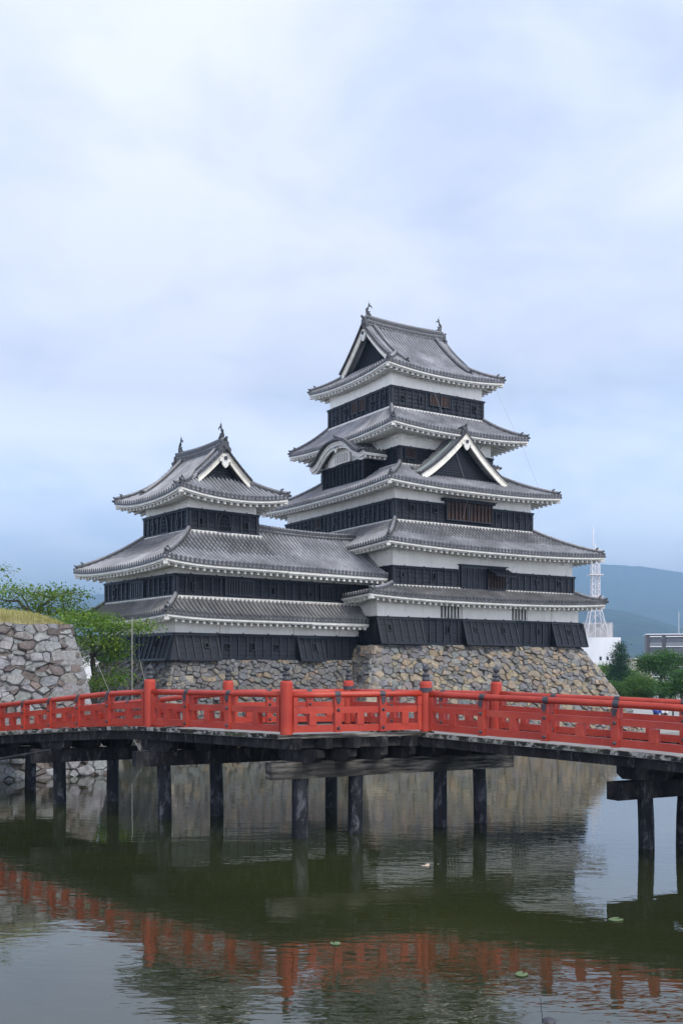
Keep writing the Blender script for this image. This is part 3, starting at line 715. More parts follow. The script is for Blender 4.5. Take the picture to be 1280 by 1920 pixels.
# triangular dormer gable on the third roof, front and back
def dormer(parent, sgn):
    half = 3.2; zlo, zhi = 14.33+.93, 17.95
    def zp(x): return zlo+(zhi-zlo)*G(max(0, 1-x/half), .30)
    def Y(o): return sgn*o
    mb = MB()
    for s_ in (-1, 1):
        n = round(2.3/SP)
        def P(s, t, s_=s_): return (s_*half*(1-t), Y(s), zp(half*(1-t)))
        tile_field(mb, 3.5, 6.02, (lambda s: 1.0), P, 10, half)
    dm = mb.build('dormer_gable', [TILE, DARKTILE], parent)
    m2 = MB()
    for s_ in (-1, 1):
        pts = [(s_*half*k/12, Y(5.98), zp(half*k/12)+.02) for k in range(13)]
        verge_tiles(m2, pts, (0, sgn, 0), (1, 0, 0), 2, 1)
    m2.build('verge_tile_row', [RIDGE, DARKTILE, TILE], dm)
    m2 = MB()
    for s_ in (-1, 1):
        m2.beam([(s_*half*k/12, Y(5.52), zp(half*k/12)+.10) for k in range(1, 13)], .26, .14, (0, 1, 0), (0, 0, 1), 0)
        m2.beam([(s_*half*k/12, Y(5.10), zp(half*k/12)+.12) for k in range(1, 13)], .24, .2, (0, 1, 0), (0, 0, 1), 1)
    m2.build('copper_flashing', [COPPER, RIDGE], dm)
    for s_ in (-1, 1):
        m2 = MB(); ornament(m2, (s_*half*.97, Y(5.10), zp(half*.97)+.06), (s_, 0, 0), .75); m2.build('demon_tile', DARKTILE, dm)
    main_ridge(dm, (0, Y(6.0), zhi-.03), (0, Y(3.6), zhi-.03), .34, .26)
    m2 = MB(); ornament(m2, (0, Y(6.08), zhi-.05), (0, sgn, 0), 1.0); m2.build('demon_tile', DARKTILE, dm)
    gable_end(dm, 'v', Y(5.55), sgn, half, zp, zlo+.10, .52, BLACK, True, bz=.40)
    return dm
dormer(keep, -1); dormer(keep, 1)
# curved dormer gable (karahafu) over a boarded bay, left and right
def karahafu(parent, sgn):
    half, zlo, zhi = 3.1, 16.84, 17.98
    def zp(x):
        x = min(1, x/half); return zlo+(zhi-zlo)*math.cos(math.pi/2*min(1, x/.9)**1.45)**2+.10*max(0, (x-.8)/.2)**2
    def X(o): return sgn*o
    U = (-4.6, 4.6, -2.3, 2.3)
    bay = storey(parent, U, 15.25, 16.58, 16.98, 'LFRB', .42, 'bay')
    window(bay, 'L' if sgn < 0 else 'R', U, -.8, .8, 16.72, 17.22, 6, barm=TRIM, frame=TRIM, out_=-.02)
    m2 = MB(); n = 16; f = [m2.pt((X(4.6), -2.3+4.6*k/n, zp(abs(-2.3+4.6*k/n))-.25)) for k in range(n+1)]; g_ = [m2.pt((X(4.6), -2.3+4.6*k/n, 16.6)) for k in range(n+1)]
    for k in range(n): m2.fc((g_[k], g_[k+1], f[k+1], f[k]), 0)
    m2.build('tympanum', PLASTER, bay)
    mb = MB()
    for s_ in (-1, 1):
        def P(s, t, s_=s_): return (X(s), s_*half*(1-t), zp(half*(1-t)))
        tile_field(mb, 3.4, 5.25, (lambda s: 1.0), P, 14, half)
    dm = mb.build('curved_gable', [TILE_OLD, DARKTILE], parent)
    m2 = MB(); pts = [(X(5.2), half*(k/15-1)*1.0, zp(half*(1-k/15))+.02) for k in range(16)]+[(X(5.2), half*k/15, zp(half*k/15)+.02) for k in range(1, 16)]
    verge_tiles(m2, pts, (sgn, 0, 0), (0, 1, 0), 2, 1); m2.build('verge_tile_row', [RIDGE, DARKTILE, TILE], dm)
    m2 = MB()
    for o_, hh, wd, dz in ((5.16, .26, .12, -.20), (5.22, .09, .08, -.11), (5.05, .14, .12, -.40)):
        m2.beam([(X(o_), half*(k/15), zp(half*abs(k)/15)+dz) for k in range(-15, 16)], wd, hh, (1, 0, 0), (0, 0, 1), 0)
    gegyo(m2, (X(5.18), 0, zhi-.52), (sgn, 0, 0), (0, 1, 0), .6, 1, 2)
    m2.build('bargeboard', [TRIM, TRIM, METAL], dm)
    for s_ in (-1, 1):
        m2 = MB(); m2.box(*sorted((X(5.1), X(3.4))), *sorted((s_*(half+.02), s_*(half-.1))), zlo-.22, zlo-.06)
        for k in range(5):
            x = 3.6+.36*k; m2.beam([(X(x), s_*(half-.08), zlo-.30), (X(x), s_*2.3, zlo-.22)], .14, .13, (1, 0, 0))
        m2.build('eave', TRIM, dm)
    m2 = MB(); ornament(m2, (X(5.28), 0, zhi+.02), (sgn, 0, 0), .6); m2.build('demon_tile', DARKTILE, dm)
    main_ridge(dm, (X(5.2), 0, zhi), (X(3.5), 0, zhi), .13, .2)
karahafu(keep, -1); karahafu(keep, 1)
# lightning-conductor cables hanging from eave to eave
for pts in ([(-1.6, -4.55, 21.55), (-1.1, -6.15, 17.75), (-.95, -7.6, 14.1), (-.6, -6.4, 12.4)], [(3.6, -4.55, 21.6), (4.4, -6.2, 17.7), (4.9, -7.6, 14.1), (4.5, -6.35, 12.5)], [(1.6, -8.85, 10.5), (1.75, -7.8, 9.2), (1.5, -8.2, 8.1)]):
    mb = MB(); q = []
    for a, b in zip(pts, pts[1:]):
        for k in range(6):
            t = k/6; p_2 = Vector(a).lerp(Vector(b), t); p_2.z -= .12*math.sin(math.pi*t); q.append(p_2)
    mb.tube(q, .007, 4); mb.build('conductor_cable', CABLE, keep)

# ------------------------------------------------------------------ small tower with its connecting wing
tow = root('castle_tower', (-8.0, 49.1, 0), 38.0, 'smaller black and white castle turret with two fish ornaments and bell shaped windows', 'castle tower')
T1 = (-.12, 7.47, -.12, 7.84); T2 = (0, 7.35, 0, 7.72); T3 = (1.65, 5.70, 1.65, 6.38)
a1 = storey(tow, T1, 4.46, 5.75, 6.62); a2 = storey(tow, T2, 7.52, 8.62, 9.2, skips=[('F', 2.6, 4.35), ('L', 3.1, 4.55)]); a3 = storey(tow, T3, 11.02, 12.16, 13.1, skips=[('F', 3.2, 4.1), ('L', 3.6, 4.45)])
skirt_roof(tow, (-1.22, 7.42, -1.22, 8.94), (0, 7.42, 0, 7.72), T1, 6.55, 7.54, .16, TILE_OLD, 'FLB', hips=('FL', 'BL'), plain_right=True)
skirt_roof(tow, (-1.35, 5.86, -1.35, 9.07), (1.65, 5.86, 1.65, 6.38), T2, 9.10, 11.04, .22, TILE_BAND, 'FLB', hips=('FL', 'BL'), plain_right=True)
irimoya(tow, 'v', (3.675, 4.015), 3.67, 3.27, 1.95, 2.42, 12.76, 15.45, .34, T3, ridge_h=.42, lattice=True)
# bell-shaped windows
def bell(wall, f, U, s, z0, z1, hw):
    mb = MB()
    def prof(t): return hw*(1.08-.10*t) if t < .45 else hw*(1.035)*math.sqrt(max(0, 1-((t-.45)/.56)**2))*(1-.06*t)
    ts = [k/12 for k in range(13)]; l = [(s-prof(t), z0+(z1-z0)*t) for t in ts]; r2 = [(s+prof(t), z0+(z1-z0)*t) for t in ts]
    mb.poly([side_pt(f, U, x, .115, z) for x, z in l]+[side_pt(f, U, x, .115, z) for x, z in r2[::-1]], 1)
    al = (1, 0, 0) if f in 'FB' else (0, 1, 0); nr = (0, 1, 0) if f in 'FB' else (1, 0, 0)
    for ln in (l, r2): mb.beam([side_pt(f, U, x, .13, z) for x, z in ln], .07, .07, nr, al, 0)
    mb.beam([side_pt(f, U, s-hw*1.2, .13, z0-.03), side_pt(f, U, s+hw*1.2, .13, z0-.03)], .07, .08, nr, (0, 0, 1), 0)
    for k in range(-2, 3):
        x = s+k*hw*.36; top = z0+(z1-z0)*max([t for t in ts if prof(t) >= abs(x-s)] or [0]); mb.beam([side_pt(f, U, x, .13, z0), side_pt(f, U, x, .13, top)], .045, .03, al, nr, 2)
    for t in (.3, .52, .72): mb.beam([side_pt(f, U, s-prof(t), .13, z0+(z1-z0)*t), side_pt(f, U, s+prof(t), .13, z0+(z1-z0)*t)], .03, .04, nr, (0, 0, 1), 2)
    mb.build('bell_window', [BATTEN, VOID, BLACK], wall)
bell(a3, 'F', T3, 3.66, 11.14, 12.02, .38); bell(a3, 'L', T3, 4.03, 11.14, 12.02, .36)
for s in (2.24, 5.0): loophole(a3, 'F', T3, s, 11.52, 1)
for s in (5.34, 2.64): loophole(a3, 'L', T3, s, 11.52, 1)
window(a2, 'F', T2, 2.72, 3.46, 7.74, 8.44, 5); window(a2, 'F', T2, 3.53, 4.26, 7.74, 8.44, 5)
window(a2, 'L', T2, 3.19, 4.44, 7.66, 8.42, 6)
for s, t in ((.95, 1), (5.56, 1)): loophole(a2, 'F', T2, s, 8.02, t)
for s in (6.59, .99): loophole(a2, 'L', T2, s, 8.05, 1)
flare(a1, 'F', T1, -.2, 2.15, 5.68, 4.42, .52, 5, ((1.45, .42, 0),)); flare(a1, 'L', T1, -.2, 2.6, 5.68, 4.42, .52, 6, ((1.3, .36, 1),)); flare(a1, 'L', T1, 6.2, 7.9, 5.68, 4.42, .52, 4)
# close the corner between the two leaning panels
mb = MB(); mb.hexa([(T1[0]-.05, T1[2]-.05, 4.42), (T1[0]-.05, T1[2]-.52, 4.42), (T1[0]-.52, T1[2]-.52, 4.42), (T1[0]-.52, T1[2]-.05, 4.42)], [(T1[0]-.05, T1[2]-.05, 5.68), (T1[0]-.05, T1[2]-.10, 5.68), (T1[0]-.10, T1[2]-.10, 5.68), (T1[0]-.10, T1[2]-.05, 5.68)])
mb.build('corner_panel', BLACK, a1)
for s, t in ((2.78, 0), (4.26, 1), (5.73, 0)): loophole(a1, 'F', T1, s, 5.12, t)

wing = root('connecting_wing', (-8.0, 49.1, 0), 38.0, 'long low black and white castle wing joining the small turret to the keep', 'castle wing')
Wg1 = (7.47, 13.2, -.12, 4.0); Wg2 = (7.35, 13.2, 0, 3.9)
b1_ = storey(wing, Wg1, 4.46, 5.75, 6.62, 'FB'); b2_ = storey(wing, Wg2, 7.52, 8.62, 9.2, 'FB', skips=[('F', 8.5, 9.4)])
# lower lean-to roof and upper gabled roof of the wing
def lean(parent, name, x0, x1, y0, y1, ze, zt, mat, W, c=.3, nt=8, lip=.12):
    mb = MB(); D = y1-y0
    tile_field(mb, x0, x1, (lambda s: 1.0), (lambda s, t: (s, y0+t*D, ze+(zt-ze)*G(t, c))), nt, D)
    o = mb.build(name, [mat, DARKTILE], parent)
    e = MB(); eave(e, 'F', (x0-3, x1+3, y0, y1+9), (x0-3.0, x1+3.0, W, y1+9), (lambda s: ze))
    return o, e
o1, _ = lean(wing, 'lower_roof', 7.42, 11.75, -1.22, 0, 6.55, 7.54, TILE_OLD, -.12)
ZW = lambda d: 9.10+1.94*G(d/3.0, .3)
mb = MB(); tile_field(mb, 5.86, 13.0, (lambda s: 1.0), (lambda s, t: (s, -1.35+t*3.3, ZW(t*3.3))), 10, 3.3)
o2 = mb.build('upper_roof', [TILE, DARKTILE], wing)
def straight_eave(parent, x0, x1, y0, yw, ze):
    mb = MB()
    mb.beam([(x0, y0+.09, ze-.185), (x1, y0+.09, ze-.185)], .12, .13, (0, 1, 0), (0, 0, 1), 0)
    mb.beam([(x0, y0+.19, ze-.275), (x1, y0+.19, ze-.275)], .10, .07, (0, 1, 0), (0, 0, 1), 0)
    mb.poly([(x0, y0+.2, ze-.26), (x1, y0+.2, ze-.26), (x1, yw, ze-.26+.16*(yw-y0)), (x0, yw, ze-.26+.16*(yw-y0))], 1)
    k = 0; x = x0+.2
    while x < x1-.05:
        mb.beam([(x, y0+.15, ze-.37), (x, yw, ze-.37+.16*(yw-y0-.15))], .15, .15, (1, 0, 0), (0, 0, 1), 0); x += .385
    mb.build('eave', [TRIM, SOFFIT], parent)
straight_eave(o1, 7.3, 11.7, -1.22, -.12, 6.55); straight_eave(o2, 5.74, 12.6, -1.35, 0, 9.10)
mb = MB(); mb.box(7.4, 11.6, -.13, -.01, 7.44, 7.58); mb.build('plaster_flashing', TRIM, o1)
# back slope and the piece of roof between turret and wing ridge
mb = MB()
tile_field(mb, 5.86, 13.0, (lambda s: 1.0), (lambda s, t: (s, 5.25-t*3.3, ZW(t*3.3))), 8, 3.3)
mb.build('upper_roof', [TILE, DARKTILE], wing)
main_ridge(o2, (5.72, 1.95, ZW(3.3)-.06), (12.6, 1.95, ZW(3.3)-.06), .34, .32)
mb = MB(); verge_tiles(mb, [(11.95, -1.3+3.2*k/8, ZW(.05+3.2*k/8)+.03) for k in range(9)], (1, 0, 0), (0, 1, 0), 2, 1); mb.build('verge_tile_row', [RIDGE, DARKTILE, TILE], o2)
window(b2_, 'F', Wg2, 8.66, 9.33, 7.70, 8.44, 4)
for s, t in ((7.92, 0), (10.3, 0)): loophole(b2_, 'F', Wg2, s, 7.95, t)
flare(b1_, 'F', Wg1, 7.0, 8.62, 5.68, 4.42, .52, 4, ((8.05, .42, 1),))
mb = MB()
for x in (2.4, 6.9, 9.9): mb.box(x-.03, x+.03, -.18, -.11, 5.8, 6.3)
mb.build('plaster_joint', PLASTER, b1_)

# ------------------------------------------------------------------ dry-stone walls
def clip(poly, a, b, c):
    """keep a*x+b*y<=c"""
    o_ = []; n = len(poly)
    for i in range(n):
        p, q = poly[i], poly[(i+1) % n]; dp = a*p[0]+b*p[1]-c; dq = a*q[0]+b*q[1]-c
        if dp <= 0: o_.append(p)
        if (dp < 0 < dq) or (dq < 0 < dp):
            t = dp/(dp-dq); o_.append((p[0]+(q[0]-p[0])*t, p[1]+(q[1]-p[1])*t))
    return o_
def stones(mb, rng, quad, S, big_d, small_d, pal, asp=1.65, rot=.0, ext=(.0, .20), gap=.011, tries=4000):
    """fill the planar quad (list of 2d points, metres) with power-diagram stones; S(x,y,out)->3d"""
    xs = [p[0] for p in quad]; ys = [p[1] for p in quad]; x0, x1, y0, y1 = min(xs), max(xs), min(ys), max(ys)
    sites = []; cell = big_d; grid = {}
    def near(x, y, r):
        gx, gy = int(x//cell), int(y*asp//cell)
        for i in range(gx-2, gx+3):
            for j in range(gy-2, gy+3):
                for k in grid.get((i, j), ()):
                    sx, sy, w_ = sites[k]
                    if (sx-x)**2+((sy-y)*asp)**2 < r*r: return True
        return False
    def put(x, y, w_): grid.setdefault((int(x//cell), int(y*asp//cell)), []).append(len(sites)); sites.append((x, y, w_))
    for _ in range(tries):
        x, y = rng.uniform(x0, x1), rng.uniform(y0, y1)
        if not near(x, y, big_d*rng.uniform(.85, 1.3)): put(x, y, rng.uniform(.06, .16)*big_d**2)
    for _ in range(tries):
        x, y = rng.uniform(x0, x1), rng.uniform(y0, y1)
        if not near(x, y, small_d): put(x, y, 0.0)
    for i, (x, y, w_) in enumerate(sites):
        poly = [(p[0], p[1]*asp) for p in quad]; yy = y*asp; gx, gy = int(x//cell), int(yy//cell)
        for a in range(gx-3, gx+4):
            for b in range(gy-3, gy+4):
                for k in grid.get((a, b), ()):
                    if k == i: continue
                    X, Y, W_ = sites[k]; Y *= asp
                    A, B = 2*(X-x), 2*(Y-yy); Cc = X*X+Y*Y-x*x-yy*yy-W_+w_
                    poly = clip(poly, A, B, Cc)
                    if len(poly) < 3: break
                if len(poly) < 3: break
            if len(poly) < 3: break
        if len(poly) < 3: continue
        poly = [(p[0], p[1]/asp) for p in poly]
        # drop tiny edges, wobble
        cxx = sum(p[0] for p in poly)/len(poly); cyy = sum(p[1] for p in poly)/len(poly)
        rad = max(math.hypot(p[0]-cxx, p[1]-cyy) for p in poly)
        if rad < .06: continue
        q = []
        for p in poly:
            if not q or math.hypot(p[0]-q[-1][0], p[1]-q[-1][1]) > .05: q.append(p)
        if len(q) < 3: continue
        # subdivide long edges for an irregular outline
        e = []
        for k in range(len(q)):
            p, r_2 = q[k], q[(k+1) % len(q)]; e.append(p)
            if math.hypot(p[0]-r_2[0], p[1]-r_2[1]) > .35:
                e.append(((p[0]+r_2[0])/2+rng.uniform(-.03, .03), (p[1]+r_2[1])/2+rng.uniform(-.03, .03)))
        q = e
        col = pal(rng, cxx, cyy, rad); ex = rng.uniform(*ext); tx, ty = rng.uniform(-.12, .12), rng.uniform(-.12, .12)
        s1 = max(.3, 1-gap/rad); s2 = max(.25, 1-(gap+.03)/rad); s3 = .55
        def ring(sc_, o_, j):
            return [mb.pt(S(cxx+(p[0]-cxx)*sc_+rng.uniform(-j, j), cyy+(p[1]-cyy)*sc_+rng.uniform(-j, j), o_+(p[0]-cxx)*sc_*tx+(p[1]-cyy)*sc_*ty)) for p in q]
        r0 = ring(s1, -.12, 0); r1 = ring(s1, ex*.55, .004); r2 = ring(s2, ex, .01); r3 = ring(s3, ex+rng.uniform(-.02, .03), .05)
        n = len(q)
        for A_, B_ in ((r0, r1), (r1, r2), (r2, r3)):
            for k in range(n): mb.fc((A_[k], A_[(k+1) % n], B_[(k+1) % n], B_[k]), 0, col)
        mb.fc(r3, 0, col)
def jit(rng, c, v): 
    k = rng.uniform(1-v, 1+v); return tuple(min(.8, max(.01, x*k*rng.uniform(.96, 1.04))) for x in c)
def pal_keep(rng, x, y, rad):
    h = y/5.4; r = rng.random()
    tan = .30+.34*(1-abs(h-.45)*1.6) if x > 0 else .3
    if r < tan: c = rng.choice(((.28, .225, .155), (.32, .26, .185), (.235, .20, .155)))
    elif r < tan+.32: c = rng.choice(((.165, .165, .165), (.195, .195, .195)))
    else: c = rng.choice(((.215, .20, .175), (.255, .24, .21), (.155, .145, .13)))
    return jit(rng, c, .13)
def pal_wing(rng, x, y, rad):
    r = rng.random()
    c = (.165, .165, .167) if r < .5 else ((.14, .136, .13) if r < .68 else ((.19, .178, .155) if r < .88 else (.25, .20, .145)))
    return jit(rng, c, .12)
def pal_left(rng, x, y, rad):
    r = rng.random()
    c = (.285, .285, .28) if r < .55 else ((.155, .13, .118) if r < .76 else ((.24, .225, .21) if r < .92 else (.20, .165, .14)))
    return jit(rng, c, .2)
def stone_base(name, label, loc, rot, U, ztop, batter, pal, big, small, seed, faces='FLR', zbot=-.6, mat=STONE, corners=('FL', 'FR'), cat='stone wall', curve=.35):
    """battered base under rectangle U (local): footprint grows by batter at water level, curve: concave batter"""
    r0 = root(name, loc, rot, label, cat)
    H = ztop-zbot; rng = random.Random(seed)
    def bt(z):
        t = (ztop-z)/ztop; return batter*(t*(1-curve)+curve*t*t)
    core = MB(); nz = 8
    rects = [(U[0]-bt(z), U[1]+bt(z), U[2]-bt(z), U[3]+bt(z), z) for z in [zbot+H*k/nz for k in range(nz+1)]]
    for A, B in zip(rects, rects[1:]):
        a = [(A[0], A[2], A[4]), (A[1], A[2], A[4]), (A[1], A[3], A[4]), (A[0], A[3], A[4])]; b = [(B[0], B[2], B[4]), (B[1], B[2], B[4]), (B[1], B[3], B[4]), (B[0], B[3], B[4])]
        for k in range(4): core.poly([a[k], a[(k+1) % 4], b[(k+1) % 4], b[k]], 0)
    T_ = rects[-1]; core.poly([(T_[0], T_[2], T_[4]), (T_[1], T_[2], T_[4]), (T_[1], T_[3], T_[4]), (T_[0], T_[3], T_[4])], 0)
    core.build('rubble_core', GAP, r0)
    for f in faces:
        a, b = span(f, U); mb = MB(); B0 = bt(zbot)
        def S(x, y, o_, f=f):
            z = ztop-(H-y) if False else zbot+y
            d = bt(z)+o_*.9
            p = side_pt(f, U, x, d, z+o_*.35); return p
        quad = [(a-B0, 0), (b+B0, 0), (b, H), (a, H)]
        # follow the concave batter at the sides with a couple of extra points
        m_ = H*.5; bm = bt(zbot+m_); quad = [(a-B0, 0), (b+B0, 0), (b+bm, m_), (b, H), (a, H), (a-bm, m_)]
        if curve == 0: quad = [(a-B0, 0), (b+B0, 0), (b, H), (a, H)]
        stones(mb, rng, hull(quad), S, big, small, pal)
        mb.build('stone_facing', [mat], r0)
    for cnr in corners:
        mb = MB(); sx = 1 if cnr[1] == 'R' else -1; sy = -1 if cnr[0] == 'F' else 1; z = zbot; k = 0
        while z < ztop-.25:
            hh = rng.uniform(.42, .66); hh = min(hh, ztop-z); L1, L2 = (rng.uniform(1.1, 1.6), rng.uniform(.5, .75)) if k % 2 else (rng.uniform(.5, .75), rng.uniform(1.1, 1.6))
            def Pc(zz, du, dv, o_): 
                d = bt(zz)+o_; return ((U[1]+d-du) if sx > 0 else (U[0]-d+du), (U[2]-d+dv) if sy < 0 else (U[3]+d-dv), zz)
            o_ = rng.uniform(.06, .15); z2 = z+hh-.035; c = jit(rng, rng.choice(((.31, .31, .31), (.27, .265, .26), (.13, .105, .095)) if mat is STONE_OLD else ((.26, .24, .215), (.31, .265, .20), (.21, .205, .20))), .15)
            ch = .05
            lo = [Pc(z, 0, 0, o_), Pc(z, L1, 0, o_), Pc(z, L1, L2, o_), Pc(z, 0, L2, o_)]; hi = [Pc(z2, 0, 0, o_), Pc(z2, L1-rng.uniform(0, .1), 0, o_), Pc(z2, L1, L2, o_), Pc(z2, 0, L2-rng.uniform(0, .1), o_)]
            mb.hexa(lo, hi, 0, c); z += hh; k += 1
        ob = mb.build('cornerstone_stack', [mat], r0)
        bv = ob.modifiers.new('bevel', 'BEVEL'); bv.width = .05; bv.segments = 2
    return r0
def hull(pts):
    pts = sorted(set(pts))
    def half(ps):
        h = []
        for p in ps:
            while len(h) >= 2 and (h[-1][0]-h[-2][0])*(p[1]-h[-2][1])-(h[-1][1]-h[-2][1])*(p[0]-h[-2][0]) <= 0: h.pop()
            h.append(p)
        return h
    return half(pts)[:-1]+half(pts[::-1])[:-1]
stone_base('keep_base', 'battered grey and tan fieldstone base carrying the tall keep', (4.04, 65, 0), 32.3, (-7.5, 7.75, -7.76, 7.76), 5.28, 2.85, pal_keep, .66, .24, 11, 'FLR', curve=.0)
stone_base('turret_base', 'grey fieldstone base under the small turret and its wing', (-8.0, 49.1, 0), 38.0, (-.22, 14.5, -.22, 7.9), 4.42, 1.7, pal_wing, .54, .22, 5, 'FL', corners=('FL',), curve=.0)
lw = stone_base('moat_wall', 'pale rough stone moat wall with dry grass on its top', (-10.41, 38.77, 0), 38.0, (-24, 0, 0, 8), 5.65, 1.08, pal_left, .74, .24, 23, 'FR', mat=STONE_OLD, corners=('FR',), curve=.0)

# dry grass on the wall top
rng = random.Random(3)
mb = MB(); nx, ny = 60, 10
def mound(x, y):
    e = min(1, max(0, (-.15-x)/2.2)); e2 = min(1, max(0, (y-.1)/1.3)); return 5.62+.55*math.sqrt(max(0, e*(2-e)))*math.sqrt(max(0, e2*(2-e2)))+.08*noise.noise(Vector((x*.8, y*.9, 0)))*min(e, e2)
gr = [[mb.pt((-20+19.9*i/nx, .08+6*j/ny, mound(-20+19.9*i/nx, .08+6*j/ny))) for j in range(ny+1)] for i in range(nx+1)]
for i in range(nx):
    for j in range(ny): mb.fc((gr[i][j], gr[i+1][j], gr[i+1][j+1], gr[i][j+1]), 1)
for k in range(11000):
    x = rng.uniform(-8, -.12); y = .06+rng.random()**1.6*3.2; z = mound(x, y)-.02; h = rng.uniform(.08, .22); a = rng.uniform(0, 6.28); lx, ly = rng.uniform(-.1, .1), rng.uniform(-.16, .06); wd = .014
    c = rng.choice(((.44, .38, .20), (.52, .46, .27), (.33, .31, .14), (.24, .27, .09), (.56, .50, .32)))
    mb.poly([(x-wd*math.cos(a), y-wd*math.sin(a), z), (x+wd*math.cos(a), y+wd*math.sin(a), z), (x+lx, y+ly, z+h)], 0, c)
gro = mb.build('grass', [GRASS, SOIL]); gro.location = (-10.41, 38.77, 0); gro.rotation_euler = (0, 0, R(38))
tag(gro, 'dry yellow grass growing along the top of the stone moat wall', 'grass', kind='stuff')

# ------------------------------------------------------------------ bridge
BR = root('arched_bridge', (0, 0, 0), 0, 'vermilion railed wooden footbridge on dark piles crossing the moat', 'bridge')
d2 = Vector((.76, -.65)).normalized(); Bp = Vector((-1.279, 23.6)); Cp = Vector((2.07, 24.9))
Bk428 = Vector((-3.22, 28.85)); P653 = Vector((.205, 29.61)); e1 = Cp-Bp; e2_ = P653-Bk428
def interp(tab, t):
    if t <= tab[0][0]: return tab[0][1]
    for (a, b), (c, d) in zip(tab, tab[1:]):
        if t <= c: return b+(d-b)*(t-a)/(c-a)
    (a, b), (c, d) = tab[-2:]; return d+(d-b)*(t-c)/(c-a)
ZL = [(0, 2.485), (4.99, 2.488), (6.72, 2.425), (8.11, 2.33), (9.52, 2.228), (10.9, 2.13), (12.27, 2.03), (18, 1.55)]
ZR = [(-7.05, 2.47), (0, 2.46), (1.65, 2.395), (3.32, 2.348), (5.0, 2.29), (6.45, 2.23), (9, 2.09), (14, 1.7)]
zl = lambda t: interp(ZL, t); zr_ = lambda t: interp(ZR, t)
def v3(p, z): return Vector((p[0], p[1], z))
def giboshi_post(p, z, plates):
    mb = MB(); prof = [(.148, -.02), (.15, .0), (.15, 1.17), (.142, 1.21), (.115, 1.235)]
    mb.lathe(p[0], p[1], [(r, z+h) for r, h in prof], 16); o = mb.build('newel_post', RED, BR, smooth=False)
    m2 = MB(); pr = [(.088, 1.235), (.092, 1.26), (.092, 1.31), (.084, 1.315), (.084, 1.37), (.094, 1.375), (.094, 1.40), (.07, 1.425), (.042, 1.445), (.046, 1.47), (.078, 1.50), (.088, 1.535), (.078, 1.575), (.05, 1.60), (.022, 1.62), (.006, 1.635)]
    m2.lathe(p[0], p[1], [(r, z+h) for r, h in pr], 14); m2.build('onion_finial', BRONZE, o, smooth=True)
    if plates:
        m3 = MB(); m3.lathe(p[0], p[1], [(.152, z+.96), (.158, z+.965), (.158, z+1.07), (.152, z+1.075)], 16); m3.build('iron_collar', METAL, o)
def rail_run(S, dr, L_, ts, zf, out_n, k0=1.0, k1=1.0):
    """one straight run of railing from S along dr: top rail, two beams, posts with iron straps, studs"""
    dr = Vector(dr).normalized(); sd = Vector((dr.y, -dr.x, 0)); sd = Vector((sd.x, sd.y, 0)); on = Vector((out_n[0], out_n[1], 0)).normalized()
    def at(t, h): p = S+dr*t; return Vector((p[0], p[1], zf(t)+h*(k0+(k1-k0)*t/L_)))
    n = max(2, int(L_/.8)); grid = [L_*k/n for k in range(n+1)]
    mb = MB(); mb.tube([at(t, .925) for t in grid], .077, 14); o = mb.build('top_rail', RED, BR, smooth=True)
    mb = MB(); mb.beam([at(t, .555) for t in grid], .10, .15, sd); mb.build('middle_beam', RED, BR)
    mb = MB(); mb.beam([at(t, .125) for t in grid], .12, .165, sd); mb.build('bottom_beam', RED, BR)
    d3 = Vector((dr[0], dr[1], 0))
    allp = [0.0]+list(ts)+[L_]
    for t in ts:
        mb = MB(); c = at(t, 0); up = Vector((0, 0, 1))
        mb.beam([c+up*.03, c+up*.655], .17, .19, d3, on); mb.beam([c+up*.665, c+up*.865], .175, .20, d3, on)
        o = mb.build('rail_post', RED, BR)
        m2 = MB(); a = at(t-.07, .925); b = at(t+.07, .925); m2.tube([a, b], .083, 14, 0)
        f_ = c+on*.103+up*.86
        m2.hexa([f_-d3*.03-up*.16, f_+d3*.03-up*.16, f_+d3*.03-up*.16+on*.012, f_-d3*.03-up*.16+on*.012], [f_-d3*.075, f_+d3*.075, f_+d3*.075+on*.012, f_-d3*.075+on*.012], 0)
        m2.build('iron_strap', METAL, o)
        for h in (.555, .125):
            m2 = MB(); q = c+on*.055+up*h
            m2.tube([q-on*.06+on*.055, q+on*.035+on*.02, q+on*.065+on*.02], [.042, .042, .018], 8); m2.build('bolt_head', METAL, o)
    for a, b in zip(allp, allp[1:]):
        if b-a < .7: continue
        k = 1
        for i in range(k):
            t = a+(b-a)*(i+1)/(k+1); mb = MB(); c = at(t, 0)
            mb.beam([c+Vector((0, 0, .20)), c+Vector((0, 0, .485))], .17, .15, d3, on); mb.build('rail_stud', RED, BR)
    # stubs beside the newels
    for t in (.20, L_-.20):
        mb = MB(); c = at(t, 0)
        mb.beam([c+Vector((0, 0, .04)), c+Vector((0, 0, .655))], .10, .16, d3, on); mb.beam([c+Vector((0, 0, .665)), c+Vector((0, 0, .86))], .11, .17, d3, on); mb.build('rail_post', RED, BR)
nrm_front = Vector((-.714, -.70)); nrm_back = -nrm_front; ee = e1.normalized(); nrm_bc = Vector((ee.y, -ee.x)); e2n = e2_.normalized()
post = lambda a, k: [a*(i+1) for i in range(k)]
Ap = Bp-d2*4.99
rail_run(Ap, d2, 4.99, [1.52, 3.08], lambda t: zl(4.99-t), nrm_front, .975, .99)
rail_run(Ap, -d2, 11.6, [1.73, 3.12, 4.53, 5.91, 7.28, 8.7, 10.1], lambda t: zl(4.99+t), nrm_front, .975, .84)
rail_run(Bp, e1, e1.length, [e1.length/3+.06, 2*e1.length/3+.02], lambda t: 2.47, nrm_bc, .99, 1.0)
rail_run(Cp, d2, 13.5, [1.65, 3.32, 5.0, 6.68, 8.4, 10.1, 11.8], zr_, nrm_front, 1.0, 1.09)
